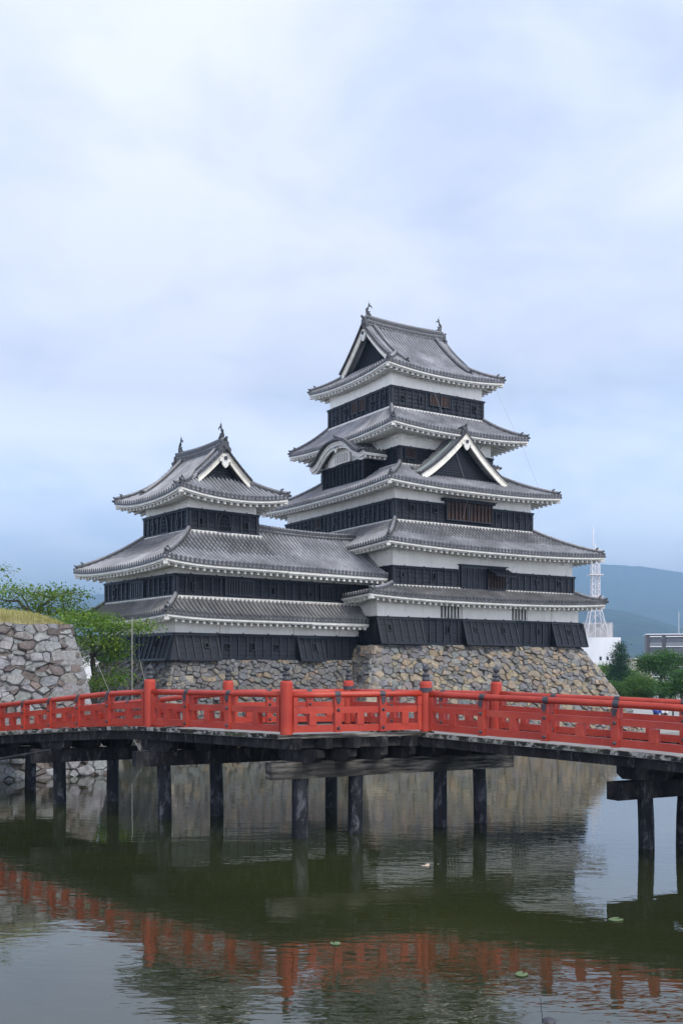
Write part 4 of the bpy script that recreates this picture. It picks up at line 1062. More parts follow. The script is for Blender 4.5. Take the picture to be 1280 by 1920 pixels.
rail_run(Bk428, -d2, 9.6, [1.5, 3.0, 4.5, 6.0, 7.5], lambda t: zl(6.6+t)-.02, nrm_front, .96, .86)
rail_run(Bk428, e2_, e2_.length, [1.17, 2.34], lambda t: 2.425, nrm_bc, .98, .99)
rail_run(P653, d2, 5.02, [1.68, 3.35], lambda t: 2.425, nrm_front, .99, 1.0)
rail_run(P653+d2*5.02, d2, 12.0, [1.68, 3.36, 5.0, 6.7, 8.4, 10.1], lambda t: zr_(t)-.03, nrm_front, 1.0, 1.09)
for p, z, pl in ((Ap, zl(4.99), 0), (Bp, 2.485, 0), (Cp, 2.46, 1), (Bk428, 2.43, 0), (P653, 2.425, 1), (P653+d2*5.02, 2.43, 0)): giboshi_post(p, z, pl)
# decks
def deck(Sf, vec, t0, t1, sg, zf, name, plain=False):
    mb = MB(); n = int((t1-t0)/.24); e_ = vec.normalized()
    for k in range(n):
        ta, tb = t0+(t1-t0)*k/n, t0+(t1-t0)*(k+.94)/n
        pa, pb = Sf+d2*sg*ta-e_*.22, Sf+d2*sg*tb-e_*.22; qa, qb = pa+vec+e_*.44, pb+vec+e_*.44
        za, zb = zf(ta), zf(tb)
        mb.hexa([v3(pa, za-.12), v3(pb, zb-.12), v3(qb, zb-.12), v3(qa, za-.12)], [v3(pa, za-.085), v3(pb, zb-.085), v3(qb, zb-.085), v3(qa, za-.085)])
    mb.build(name, DECKM, BR)
    if plain: return
    # edge planks
    for off in (0, 1):
        mb = MB(); base = Sf-e_*.22 if off == 0 else Sf+vec+e_*.22
        m_ = 16; pts = [v3(base+d2*sg*(t0+(t1-t0)*k/m_), zf(t0+(t1-t0)*k/m_)-.055) for k in range(m_+1)]
        mb.beam(pts, .16, .095, Vector((-d2.y, d2.x, 0))); mb.build('edge_plank', EDGE, BR)
    # stringers
    for fr in (.02, .27, .5, .73, .98):
        mb = MB(); base = Sf+vec*fr; m_ = 14; a_, b_ = t0-.26, t1
        pts = [v3(base+d2*sg*(a_+(b_-a_)*k/m_), zf(max(t0, a_+(b_-a_)*k/m_))-.225) for k in range(m_+1)]
        mb.beam(pts, .24, .26, Vector((-d2.y, d2.x, 0))); mb.build('stringer', TAR, BR)
nrm2 = Vector((-d2.y, d2.x)); nB, nC, nK, nP = Bp.dot(nrm2), Cp.dot(nrm2), Bk428.dot(nrm2), P653.dot(nrm2)
v_l = e1*((nK-nB)/(nC-nB)); v_r = e2_*((nP-nC)/(nP-nK)); S_r = P653-v_r; t_c = (Cp-S_r).dot(d2)
deck(Bp, v_l, -.02, 17.1, -1, zl, 'deck'); deck(S_r, v_r, -.02, t_c+13.6, 1, lambda t: zr_(t-t_c), 'deck')
deck(Bp+v_l, e1-v_l, -.02, t_c, -1, lambda t: 2.452, 'deck', True)
for S_, vec, z in ((Bp, e1, 2.475), (Bk428, e2_, 2.47)):
    ev_ = vec.normalized(); nn = Vector((ev_.y, -ev_.x)) if S_ is Bp else Vector((-ev_.y, ev_.x))
    mb = MB(); mb.beam([v3(S_-ev_*.25+nn*.08, z-.052), v3(S_+vec+ev_*.15+nn*.08, z-.052)], .17, .09, Vector((nn.x, nn.y, 0))); mb.build('edge_plank', GREYWOOD, BR)
    mb = MB(); mb.beam([v3(S_-ev_*.1-nn*.10, z-.22), v3(S_+vec-nn*.10, z-.22)], .16, .24, Vector((nn.x, nn.y, 0))); mb.build('end_beam', TAR, BR)
# bents: pile caps with bolsters on round piles
ec = Vector((.888, .46)).normalized()
def bent(P, t0, t1, ts, ztop, grey=False, bol=(), rad=.185):
    P = Vector(P); sd = Vector((-ec.y, ec.x, 0)); mb = MB()
    mb.beam([v3(P+ec*t0, ztop-.195), v3(P+ec*t1, ztop-.195)], .36, .39, sd); mb.build('pile_cap', GREYWOOD if grey else TAR, BR)
    for t in ts:
        mb = MB(); p = P+ec*t; rr = rad*(1.0-.012*t); l = rng.uniform(-.05, .05)
        mb.tube([v3(p+Vector((l, 0)), -1.2), v3(p+Vector((l*.5, 0)), ztop*.4), v3(p, ztop-.38)], [rr*1.03, rr, rr*.97], 16); o = mb.build('pile', PILE, BR)
    for t in bol:
        mb = MB(); c = P+ec*t; a, b = c-d2*.62, c+d2*.62; z = ztop+.15
        side = Vector((-d2.y, d2.x, 0)); pts = [v3(a, z+.06), v3(a+d2*.14, z), v3(b-d2*.14, z), v3(b, z+.06)]
        rings = []
        for q, h in zip(pts, (.17, .30, .30, .17)): rings.append([mb.pt(q+side*(x*.135)+Vector((0, 0, zz*h/2))) for x, zz in ((-1, -1), (1, -1), (1, 1), (-1, 1))])
        for A_, B_ in zip(rings, rings[1:]):
            for k in range(4): mb.fc((A_[k], A_[(k+1) % 4], B_[(k+1) % 4], B_[k]))
        mb.fc(rings[0][::-1]); mb.fc(rings[-1]); mb.build('bolster', TAR, BR)
bent((-.95, 24.05), -.85, 6.08, (0, 1.46, 3.9, 5.1), 1.80, True, (.0, .85, 1.7, 2.5, 3.4, 4.2, 5.1))
bent((-4.73, 27.0), -.80, 5.9, (0, 1.47, 3.93, 5.0), 1.82, False, (-.1, .8, 1.6, 2.5, 3.4, 4.3, 5.2))
bent((-8.34, 30.0), -.80, 2.3, (0, 1.6), 1.64, False, (-.1, .75, 1.7))
bent((-11.9, 33.0), -.80, 2.6, (0, 1.75), 1.42, False, (0, 1.0, 2.0))
bent((6.76, 22.6), -.95, 3.2, (0, 1.22, 2.7), 1.52, False, (0, .9, 1.8, 2.7), .175)
bent((10.6, 19.4), -.95, 3.2, (0, 1.22, 2.7), 1.35, False, (0, .9, 1.8, 2.7))
mb = MB(); mb.tube([(-13.0, 31.6, 1.62), (-11.2, 30.2, 1.38), (-9.8, 29.3, 1.40), (-8.3, 28.9, 1.68)], .045, 6); mb.build('service_pipe', TAR, BR)

# ------------------------------------------------------------------ water, ground, hills
mb = MB(); mb.poly([(-140, -60, 0), (140, -60, 0), (140, 140, 0), (-140, 140, 0)]); structure(mb.build('water', WATER))
mb = MB()
bank = [(-140, 42.5), (-12.5, 42.5), (-11.6, 47.0), (-10.0, 52.0), (-4, 60), (2, 66), (12, 66), (17.2, 62.5), (19.5, 63.2), (24, 66.5), (70, 82), (140, 95)]
zg = lambda x, y: .95
top = [mb.pt((x, y, .95)) for x, y in bank]; low_ = [mb.pt((x, y-.5, -.6)) for x, y in bank]
for k in range(len(bank)-1): mb.fc((low_[k], low_[k+1], top[k+1], top[k]), 0)
far = [(140, 260), (9000, 9500), (0, 16000), (-9000, 9500), (-140, 260)]
fi = [mb.pt((x, y, .95)) for x, y in far]
mb.fc(top+fi, 0); structure(mb.build('ground', GRAVEL))
def hills(name, Y, hfun, depth, seed, nx=150, x0=-1.1, x1=1.1, mat=FOREST, rough=.06):
    mb = MB(); ny = 16; g_ = []
    for i in range(nx+1):
        ang = x0+(x1-x0)*i/nx; row = []; H_ = hfun(ang)
        for j in range(ny+1):
            t = j/ny; yy = Y-depth*(1-t) if t < 1 else Y
            prof = t**1.35; rr = (noise.fractal(Vector((ang*9, t*3.2, seed)), 1.0, 2.1, 5))*rough*H_*(t*(1.15-t)*2.4)
            fine_ = noise.fractal(Vector((ang*60, t*6, seed+3)), 1.0, 2.1, 3)*H_*.022*t
            row.append(mb.pt((ang*Y*(yy/Y)**.5, yy, max(-5, H_*prof+rr+fine_))))
        row.append(mb.pt((ang*Y*1.05, Y+depth*.8, -10))); g_.append(row)
    for i in range(nx):
        for j in range(len(g_[0])-1): mb.fc((g_[i][j], g_[i+1][j], g_[i+1][j+1], g_[i][j+1]))
    return structure(mb.build(name, mat, smooth=True))
def prof_far(a):
    px = a*1900+640
    tab = [(-1500, 90), (-400, 120), (0, 128), (300, 150), (700, 180), (1000, 190), (1120, 196), (1160, 193), (1220, 187), (1280, 179), (1500, 150), (2600, 110)]
    return interp(tab, px)/1900*7000+noise.fractal(Vector((a*14, 2.0, .3)), 1.0, 2.0, 4)*14
def prof_near(a):
    px = a*1900+640
    tab = [(-1500, 20), (300, 30), (800, 85), (1050, 112), (1130, 112), (1190, 100), (1240, 88), (1280, 76), (1400, 52), (1700, 40), (2600, 35)]
    return interp(tab, px)/1900*3600+noise.fractal(Vector((a*20, 7.0, .3)), 1.0, 2.0, 4)*3.5
hills('far_hills', 7000, prof_far, 3000, 1.0, nx=300, rough=.16); hills('near_hills', 3600, prof_near, 1400, 5.0, nx=400, rough=.22)

# ------------------------------------------------------------------ distant buildings
def at(px, py, Y): return Vector(((px-640)/1900*Y, Y, HC+(1254-py)/1900*Y))
Y = 330.0
hall = root('white_hall', (at(1110, 0, Y).x, Y, .9), 0, 'plain white block of a building with a lattice mast behind its roof screen', 'building')
xl, xr = at(1040, 0, Y).x-hall.location.x, at(1163, 0, Y).x-hall.location.x; zt_ = at(0, 1195, Y).z-.9
mb = MB(); mb.box(xl, xr, 0, 14, 0, zt_)
for k in range(1, 9): mb.box(xl+k*(xr-xl)/9-.03, xl+k*(xr-xl)/9+.03, -.03, 0.0, 0, zt_)
hb_ = mb.build('wall', WHITEPANEL, hall)
mb = MB(); xs1 = at(1150, 0, Y).x-hall.location.x; mb.box(xl+1.5, xs1, 1.5, 10, zt_, zt_+at(0, 1168, Y).z-at(0, 1195, Y).z)
for k in range(9): mb.box(xl+1.5+k*(xs1-xl-1.5)/8-.06, xl+1.5+k*(xs1-xl-1.5)/8+.06, 1.38, 1.5, zt_, zt_+4.6)
mb.box(xl+1.4, xs1+.1, 1.4, 10.1, zt_+4.65, zt_+4.85); mb.build('roof_screen', GREYPANEL, hall)
for px in (1125, 1138):
    mb = MB(); c = at(px, 1235, Y); mb.box(c.x-hall.location.x-.35, c.x-hall.location.x+.35, -.10, .05, c.z-1.4, c.z-.2); mb.build('window', GLASS, hall)
mast = root('lattice_mast', (at(1113, 0, Y).x, Y-1.5, zt_+.9), 0, 'pale steel lattice antenna mast standing on the white hall', 'antenna mast')
ztop_ = at(0, 1015, Y).z-zt_-.9; mb = MB()
def wid(z): return 7.0-4.6*min(1, z/(ztop_*.36)) if z < ztop_*.36 else 2.4
lev = [0, 4.5, 8.5, 11.5]+[11.5+1.9*k for k in range(1, 10)]; lev = [z for z in lev if z < ztop_]
for (sx, sy) in ((-1, -1), (1, -1), (1, 1), (-1, 1)):
    for a, b in zip(lev, lev[1:]): mb.bar((sx*wid(a)/2, sy*wid(a)/2, a), (sx*wid(b)/2, sy*wid(b)/2, b), .18, .18)
mb.bar((0, 0, 0), (0, 0, ztop_*.97), .32, .32)
for a, b in zip(lev, lev[1:]):
    for (p, q) in (((-1, -1), (1, -1)), ((1, -1), (1, 1)), ((1, 1), (-1, 1)), ((-1, 1), (-1, -1))):
        mb.bar((p[0]*wid(a)/2, p[1]*wid(a)/2, a), (q[0]*wid(b)/2, q[1]*wid(b)/2, b), .11, .11); mb.bar((q[0]*wid(a)/2, q[1]*wid(a)/2, a), (p[0]*wid(b)/2, p[1]*wid(b)/2, b), .11, .11)
        mb.bar((p[0]*wid(b)/2, p[1]*wid(b)/2, b), (q[0]*wid(b)/2, q[1]*wid(b)/2, b), .12, .12)
mb.build('lattice_frame', STEEL, mast)
mb = MB()
for z in (13, 20): mb.box(-2.2, 2.2, -2.2, 2.2, min(z, ztop_-1), min(z, ztop_-1)+.25)
mb.build('platform', STEEL, mast)
mb = MB(); mb.bar((-.6, 0, ztop_*.95), (-.6, 0, ztop_+4.5), .3, .3); mb.build('aerial', STEEL, mast)

Y = 300.0; ax0 = at(1211, 0, Y); apt = root('apartment_block', (ax0.x, Y, .9), -14, 'dark brown apartment block with white edged balconies above the trees', 'apartment building')
mb = MB(); Hh = at(0, 1190, Y).z-.9; mb.box(0, 26, 0, 12, 0, Hh); mb.build('wall', DARKPANEL, apt)
for k in range(5):
    z = Hh-.5-2.95*k
    for (x0, x1) in ((.9, 4.3), (5.4, 14.5), (15.6, 25)):
        mb = MB(); mb.box(x0, x1, -1.2, 0, z-.22, z); b_o = mb.build('balcony_slab', WHITEPANEL, apt)
        if k < 4:
            mb = MB(); mb.box(x0, x1, -1.25, -1.2, z-2.9, z-1.85); mb.build('railing', DARKGLASS, b_o)
            mb = MB(); mb.box(x0+.3, x1-.3, -.06, .02, z-2.75, z-.6); mb.build('window', GLASS, b_o)
mb = MB(); mb.box(-.3, 26.3, -.5, 12.3, Hh, Hh+.22); mb.build('roof_slab', WHITEPANEL, apt)
mb = MB(); mb.bar((9.5, 5, Hh), (9.5, 5, Hh+7), .12, .12); mb.build('aerial', STEEL, apt)
Y = 210.0; c = at(1183, 0, Y); hs = root('pale_house', (c.x, Y, .9), 0, 'low beige house seen between the conifer and the broad tree', 'house')
mb = MB(); hh = at(0, 1236, Y).z-.9; mb.box(-1, 4.5, 0, 8, 0, hh); mb.build('wall', mk('beige_render', [(.3, (.42, .38, .33)), (.7, (.52, .48, .43))], .5, .85), hs)
mb = MB(); mb.box(-1.4, 4.9, -.4, 8.4, hh, hh+.3); mb.build('roof', GREYPANEL, hs)
Y = 84.0; c = at(150, 0, Y); wh = root('white_house', (c.x, Y, .9), 8, 'white walled house half hidden behind the maple foliage', 'house')
mb = MB(); hz = at(0, 1212, Y).z-.9; mb.box(-5, 3.2, 0, 7, 0, hz-.6); mb.build('wall', WHITEPANEL, wh)
mb = MB(); mb.hexa([(-5.4, -.5, hz-.6), (3.6, -.5, hz-.6), (3.6, 7.5, hz-.6), (-5.4, 7.5, hz-.6)], [(-5.4, 3.2, hz+1.0), (3.6, 3.2, hz+1.0), (3.6, 3.8, hz+1.0), (-5.4, 3.8, hz+1.0)]); mb.build('roof', DARKTILE, wh)
for x in (-3.2, -.4, 1.8):
    mb = MB(); mb.box(x-.5, x+.5, -.05, .02, 1.0, 2.2); mb.build('window', GLASS, wh)

# ------------------------------------------------------------------ trees and shrubs
DENS = 1.35
def leaves(mb, rng, c, r, n, size, cols, flat=.35, droop=0.0):
    n = int(n*DENS)
    """leaf quads through an ellipsoid, denser near the shell, lighter tone picked per clump"""
    cl_ = []
    for k in range(max(3, n//36)):
        while True:
            v = Vector((rng.uniform(-1, 1), rng.uniform(-1, 1), rng.uniform(-1, 1)))
            if .15 < v.length < 1: break
        v *= (.55+.45*rng.random())/max(.4, v.length) if rng.random() < .6 else 1
        cl_.append((Vector((c[0]+v.x*r[0], c[1]+v.y*r[1], c[2]+v.z*r[2])), rng.choice(cols), rng.uniform(.75, 1.25)))
    for k in range(n):
        q, col, br = cl_[k % len(cl_)]; sp = size*2.5
        p = q+Vector((rng.gauss(0, sp), rng.gauss(0, sp), rng.gauss(0, sp*.45)))
        s = size*rng.uniform(.6, 1.35); a = rng.uniform(0, 6.283)
        nrm = Vector((rng.gauss(0, 1)*flat*1.6, rng.gauss(0, 1)*flat*1.6, 1)).normalized(); t = nrm.orthogonal().normalized(); t = Matrix.Rotation(a, 3, nrm) @ t; b = nrm.cross(t)
        c2 = tuple(x*br*rng.uniform(.85, 1.15) for x in col); dz = Vector((0, 0, -s*droop))
        mb.poly([p-t*s*.5, p+b*s*.28+dz*.4, p+t*s*.6+dz, p-b*s*.28+dz*.4], 0, c2)
def tree(name, label, base, limbs, pads, size, cols, cat='tree', group=None, trunk_r=.2, flat=.35, seed=1, droop=.25):
    """limbs: list of polylines (absolute points) with start radius; pads: (centre, radii, count)"""
    rng = random.Random(seed); o = root(name, base, 0, label, cat, group); B = Vector(base)
    if limbs:
        mb = MB()
        for pts, r in limbs:
            n = len(pts); q = []
            for a, b in zip(pts, pts[1:]):
                for k in range(3):
                    t = k/3; p = Vector(a).lerp(Vector(b), t)-B; q.append(p+Vector((rng.uniform(-1, 1), rng.uniform(-1, 1), rng.uniform(-.6, .6)))*r*.5*(1 if q else 0))
            q.append(Vector(pts[-1])-B); mb.tube(q, [r*(1-.85*k/(len(q)-1)) for k in range(len(q))], 7)
        mb.build('trunk', BARK, o, smooth=True)
    mb = MB()
    for c, r, n in pads: leaves(mb, rng, Vector(c)-B, r, n, size, cols, flat, droop)
    mb.build('crown', LEAF, o)
    return o
MAPLE = ((.115, .20, .030), (.085, .165, .026), (.145, .23, .036), (.07, .14, .026), (.165, .25, .045))
def P_(px, py, Y): return tuple(at(px, py, Y))
# the near maple beside the turret: layered horizontal pads
Yt = 45.5; base = (at(178, 0, Yt).x, Yt, .95)
pads = []
for px, py, dY, rx, rz, n in ((250, 1172, 0, 1.0, .16, 420), (215, 1180, -.6, 1.2, .22, 620), (272, 1178, -.3, .5, .08, 150), (170, 1172, 0, 1.3, .32, 760), (140, 1190, .4, 1.1, .4, 640), (195, 1205, -.5, 1.1, .28, 560), (225, 1212, 0, .7, .2, 300), (165, 1215, .3, 1.1, .32, 520), (145, 1160, .8, 1.3, .4, 680), (185, 1158, 1.0, 1.0, .26, 420), (215, 1228, -.4, .45, .14, 160), (150, 1240, .4, .7, .3, 260), (200, 1240, 1.4, .9, .35, 240)):
    pads.append((P_(px, py, Yt+dY), (rx, 1.0, rz), n))
limbs = [([base, P_(176, 1240, Yt), P_(172, 1200, Yt+.2), P_(160, 1170, Yt+.5)], .17), ([P_(176, 1228, Yt), P_(200, 1205, Yt-.2), P_(235, 1180, Yt-.3), P_(270, 1172, Yt-.3)], .075), ([P_(174, 1215, Yt), P_(150, 1196, Yt+.3), P_(128, 1184, Yt+.4)], .06), ([P_(175, 1232, Yt), P_(205, 1222, Yt-.3), P_(222, 1213, Yt)], .045)]
tree('maple_tree', 'maple with layered bright green foliage reaching over the turret base', base, limbs, pads, .125, MAPLE, seed=4)
# shrubs at its foot
base = (at(205, 0, 45.0).x, 45.0, .95)
tree('leafy_shrub', 'bright green shrub at the foot of the maple beside the red railing', base, [([base, (base[0]+.2, 45, 2.6)], .04), ([base, (base[0]-.5, 45, 2.3)], .03)], [(P_(195, 1275, 45), (.9, .7, .45), 420), (P_(225, 1268, 45.2), (.6, .6, .4), 260), (P_(170, 1285, 44.6), (.7, .6, .4), 260)], .12, MAPLE, 'shrub', seed=9)
# the open cherry-like tree behind the grassy wall
CH = ((.14, .225, .042), (.105, .185, .033), (.18, .26, .05), (.085, .15, .03))
Yc = 52.0; base = (at(62, 0, Yc).x, Yc, .95); pads = []
for px, py, dY, rx, rz, n in ((30, 1098, 0, 1.1, .35, 330), (8, 1105, .5, .8, .5, 220), (55, 1105, 0, .8, .4, 240), (85, 1112, .2, .9, .35, 260), (115, 1102, 0, .9, .3, 330), (140, 1105, -.2, .6, .2, 180), (128, 1120, 0, .9, .3, 260), (100, 1130, .4, 1.1, .35, 330), (140, 1136, .2, .8, .3, 260), (60, 1140, .4, 1.2, .4, 420), (20, 1140, .6, 1.2, .4, 420), (110, 1150, .2, 1.3, .4, 520), (150, 1150, .6, .9, .4, 300), (-20, 1120, .4, 1.2, .8, 420), (0, 1150, .6, 1.4, .35, 360)):
    pads.append((P_(px, py+9, Yc+dY), (rx, 1.3, min(rz, .45)), n))
limbs = [([base, P_(60, 1165, Yc), P_(58, 1145, Yc), P_(35, 1128, Yc), P_(-5, 1121, Yc)], .20), ([P_(60, 1160, Yc), P_(80, 1135, Yc), P_(98, 1122, Yc), P_(103, 1108, Yc)], .13), ([P_(95, 1124, Yc), P_(118, 1112, Yc), P_(140, 1106, Yc)], .06), ([P_(58, 1145, Yc), P_(45, 1120, Yc), P_(30, 1098, Yc)], .06), ([P_(98, 1122, Yc), P_(75, 1114, Yc), P_(58, 1104, Yc)], .05), ([P_(60, 1150, Yc), P_(40, 1140, Yc), P_(10, 1136, Yc)], .05)]
tree('cherry_tree', 'open branched dark green tree behind the grass topped wall', base, limbs, pads, .15, CH, seed=12)
base = (at(-18, 0, 41.5).x, 42.5, 5.7)
tree('overhanging_tree', 'tree whose thin twigs reach in high at the far edge of the view', base, [([base, (-15.6, 42.5, 8.0), (-15.0, 42.5, 8.6)], .1), ([(-15.6, 42.5, 8.0), P_(-2, 1070, 42.5), P_(18, 1071, 42.5)], .02)], [(P_(-14, 1062, 42.5), (.5, .5, .3), 120), (P_(2, 1068, 42.5), (.16, .3, .12), 22)], .13, CH, seed=14)
# plants low on the wall foot
base = (at(10, 0, 37.2).x, 37.0, .1)
tree('wall_fern', 'green leafy plant sprouting at the foot of the rough moat wall', base, None, [((base[0], 36.9, .62), (.55, .35, .30), 260), ((base[0]+.6, 37.0, .75), (.4, .3, .22), 160), ((base[0]-.3, 36.9, .25), (.5, .3, .2), 120)], .11, MAPLE, 'plant', seed=31)
mb = MB(); rng2 = random.Random(8)
stones(mb, rng2, [(0, 0), (2.3, 0), (2.0, .95), (0, 1.05)], lambda x, y, o_: (-14.4+x, 37.0-o_-.3*(1-y), y-.15), .9, .5, lambda r, x, y, rad: jit(r, (.22, .20, .18), .15), ext=(.05, .2)); mb.box(-14.6, -12.2, 37.0, 38.6, -.5, .85, 1)
tag(mb.build('footing_block', [STONE_OLD, GAP]), 'low protruding stone block at the foot of the moat wall under the fern', 'stone block')
DENS = 3.0
# far bank: conifer, clipped round shrub, hedge, broad trees
CON = ((.02, .058, .028), (.028, .072, .03), (.014, .045, .024))
Y = 118.0; base = (at(1161, 0, Y).x, Y, .95); pads = []
hC = at(0, 1213, Y).z
for k in range(15):
    t = k/14; z = .95+.7+(hC-1.3)*t; r = 2.15*(1-t)**.85+.12
    for j in range(5 if t < .8 else 3):
        a = j*2.4+k*1.1; pads.append(((base[0]+math.cos(a)*r*.6, Y+math.sin(a)*r*.6, z-.1*r), (r*.5, r*.5, .22), int(90*(1-t)+40)))
tree('conifer', 'dark green pointed conifer in front of the white hall', base, [([base, (base[0], Y, hC-.2)], .18)], pads, .13, CON, flat=.9, seed=17, droop=.5)
Y = 96.0; BUSH = ((.065, .13, .02), (.085, .16, .026), (.05, .105, .018)); c = at(1200, 1294, Y); base = (c.x, Y, .95)
tree('clipped_shrub', 'round clipped green shrub on the far bank below the conifer', base, [([base, (base[0], Y, 2.2)], .1)], [((c.x, Y, 2.15), (1.45, 1.45, 1.35), 3600)], .13, BUSH, 'shrub', flat=1.0, seed=18, droop=.2)
HED = ((.085, .165, .03), (.065, .135, .025), (.115, .195, .036))
for i, (px, py, r, Yh, lab) in enumerate(((1136, 1262, 2.3, 124, 'loose yellow green shrub right behind the corner of the keep base'), (1158, 1282, 1.9, 108, 'low dark hedge shrub between the conifer foot and the clipped shrub'), (1188, 1262, 2.6, 128, 'mid green bush behind the clipped round shrub'))):
    c = at(px, py, Yh); base = (c.x, Yh, .95)
    tree('bank_shrub', lab, base, [([base, (base[0], Yh, c.z)], .1)], [((c.x, Yh, (c.z+.5)/1.9), (r, r*.8, (c.z-.2)/1.9), 1500), ((c.x+.5*r, Yh, (c.z+.5)/2.4), (r*.8, r*.8, (c.z-.4)/2.4), 700)], .2, HED, 'shrub', 'shrubs on the far bank', flat=.9, seed=40+i)
BRD = ((.06, .14, .034), (.046, .115, .03), (.08, .17, .04), (.034, .085, .025))
Y = 104.0; base = (at(1238, 0, Y).x, Y, .95); pads = []
for px, py, rx, rz, n in ((1215, 1240, 1.3, .7, 620), (1240, 1234, 1.7, .75, 800), (1228, 1252, 1.6, .6, 620), (1262, 1238, 1.4, .8, 650), (1205, 1250, .9, .5, 300), (1255, 1258, 1.4, .6, 420)): pads.append((P_(px, py, Y), (rx, 1.5, rz), n))
limbs = [([base, P_(1238, 1290, Y), P_(1236, 1268, Y), P_(1222, 1248, Y)], .26), ([P_(1237, 1280, Y), P_(1246, 1258, Y), P_(1258, 1242, Y)], .16), ([P_(1242, 1318, Y), P_(1247, 1280, Y), P_(1242, 1250, Y)], .2)]
tree('broad_tree', 'broad tree with dark forked trunk and layered crown below the apartment block', base, limbs, pads, .19, BRD, seed=21)
for i, (px, Y, top_, lab) in enumerate(((1278, 92, 1241, 'dense dark tree at the edge of the view beside the apartment block'), (1330, 96, 1236, 'large tree just past the edge of the view on the far bank'), (1400, 104, 1220, 'rounded tree farthest along the bank'))):
    base = (at(px, 0, Y).x, Y, .95); pads = []
    r3 = random.Random(60+i); hh = at(0, top_, Y).z
    for k in range(12): pads.append(((base[0]+r3.uniform(-1.9, 1.9), Y+r3.uniform(-1.2, 1.2), 1.9+(hh-2.5)*r3.random()**.8), (1.2, 1.0, .55), 330))
    tree('bank_tree', lab, base, [([base, (base[0]+.1, Y, hh*.6)], .22)], pads, .2, BRD, seed=70+i)
# a row of background foliage to close the horizon outside the castle
for i, (px, Y, hh, lab) in enumerate(((-60, 78, 6.5, 'dark tree mass behind the cherry tree'), (1148, 150, 4.6, 'small tree in front of the white hall wall'))):
    base = (at(px, 0, Y).x, Y, .95); r3 = random.Random(90+i)
    pads = [((base[0]+r3.uniform(-2.4, 2.4), Y+r3.uniform(-1.2, 1.2), 1.5+(hh-2)*r3.random()), (1.6, 1.2, .7), 320) for k in range(9)]
    tree('distant_tree', lab, base, [([base, (base[0], Y, hh*.6)], .2)], pads, .24, HED, seed=95+i)

# ------------------------------------------------------------------ small things
mb = MB(); p = at(248, 1300, 44.0); mb.tube([(p.x, 44, .95), (at(248, 1160, 44).x, 44, at(0, 1158, 44).z)], .018, 6)
tag(mb.build('flagpole', POLE), 'thin upright pale pole in front of the turret corner', 'pole')
for (a, b, Yp, lab) in (((178, 1232), (211, 1300), 44.2, 'thin bent bamboo stake leaning under the maple'), ((262, 1238), (279, 1290), 46.0, 'pale pipe leaning on the turret base corner')):
    mb = MB(); A_, B_ = at(*a, Yp), at(*b, Yp); B_ = A_+(B_-A_)*((A_.z-.3)/(A_.z-B_.z)); mid = (A_+B_)/2+Vector((-.12, 0, -.05)); o_ = MB(); mb.tube([A_, mid, B_], .011, 6); tag(mb.build('leaning_stake', POLE), lab, 'stake')
# low fence on the far bank and the two people sitting there
fn = root('bank_fence', (21.5, 65.8, .95), 33, 'low dark post and rail fence along the far bank', 'fence')
for k in range(14):
    mb = MB(); mb.box(k*.9-.04, k*.9+.04, -.04, .04, 0, .62); mb.build('fence_post', METAL, fn)
for z in (.28, .55):
    mb = MB(); mb.box(-.04, 11.74, -.02, .02, z-.025, z+.025); mb.build('fence_rail', GREYPANEL, fn)
def person(p, rot, label, shirt, trousers, hair):
    o = root('person', p, rot, label, 'person')
    me = bpy.data.meshes.new('body')
    J = {'pel': (0, 0, .14, .13), 'spine': (0, .02, .36, .13), 'chest': (0, .02, .52, .15), 'neck': (0, 0, .66, .055), 'head': (0, -.02, .79, .10), 'top': (0, -.01, .87, .075),
         'shl': (-.17, .02, .58, .06), 'ell': (-.24, -.08, .36, .045), 'hal': (-.14, -.28, .32, .04), 'shr': (.17, .02, .58, .06), 'elr': (.24, -.08, .36, .045), 'har': (.14, -.28, .32, .04),
         'hil': (-.1, -.03, .13, .09), 'knl': (-.13, -.38, .38, .06), 'ftl': (-.13, -.52, .05, .045), 'tol': (-.13, -.66, .03, .04), 'hir': (.1, -.03, .13, .09), 'knr': (.13, -.38, .38, .06), 'ftr': (.13, -.52, .05, .045), 'tor': (.13, -.66, .03, .04)}
    ks = list(J); E_ = [('pel', 'spine'), ('spine', 'chest'), ('chest', 'neck'), ('neck', 'head'), ('head', 'top'), ('chest', 'shl'), ('shl', 'ell'), ('ell', 'hal'), ('chest', 'shr'), ('shr', 'elr'), ('elr', 'har'), ('pel', 'hil'), ('hil', 'knl'), ('knl', 'ftl'), ('ftl', 'tol'), ('pel', 'hir'), ('hir', 'knr'), ('knr', 'ftr'), ('ftr', 'tor')]
    me.from_pydata([J[k][:3] for k in ks], [(ks.index(a), ks.index(b)) for a, b in E_], [])
    b = bpy.data.objects.new('body', me); COL.objects.link(b); b.parent = o
    b.modifiers.new('skin', 'SKIN'); sv = me.skin_vertices[0].data
    for k, n_ in enumerate(ks): sv[k].radius = (J[n_][3],)*2
    sv[0].use_root = True; ss = b.modifiers.new('sub', 'SUBSURF'); ss.levels = 1; ss.render_levels = 1
    m = Mat('clothes_and_skin', shirt, .8, .2); tcx = m.n('ShaderNodeTexCoord'); sp = m.n('ShaderNodeSeparateXYZ'); m.l(tcx.outputs['Object'], sp.inputs[0])
    m.color(m.mix(m.ramp(sp.outputs[2], [(.66, 0), (.67, 1)], 'CONSTANT'), m.mix(m.ramp(sp.outputs[2], [(.20, 0), (.21, 1)], 'CONSTANT'), trousers, shirt), (.55, .36, .27))); me.materials.append(m.m)
    mb = MB(); mb.lathe(0, .015, [(.02, .72), (.10, .76), (.115, .83), (.09, .91), (.03, .94)], 10); mb.build('hair', Mat('hair', hair, .6).m, o, smooth=True)
    return o
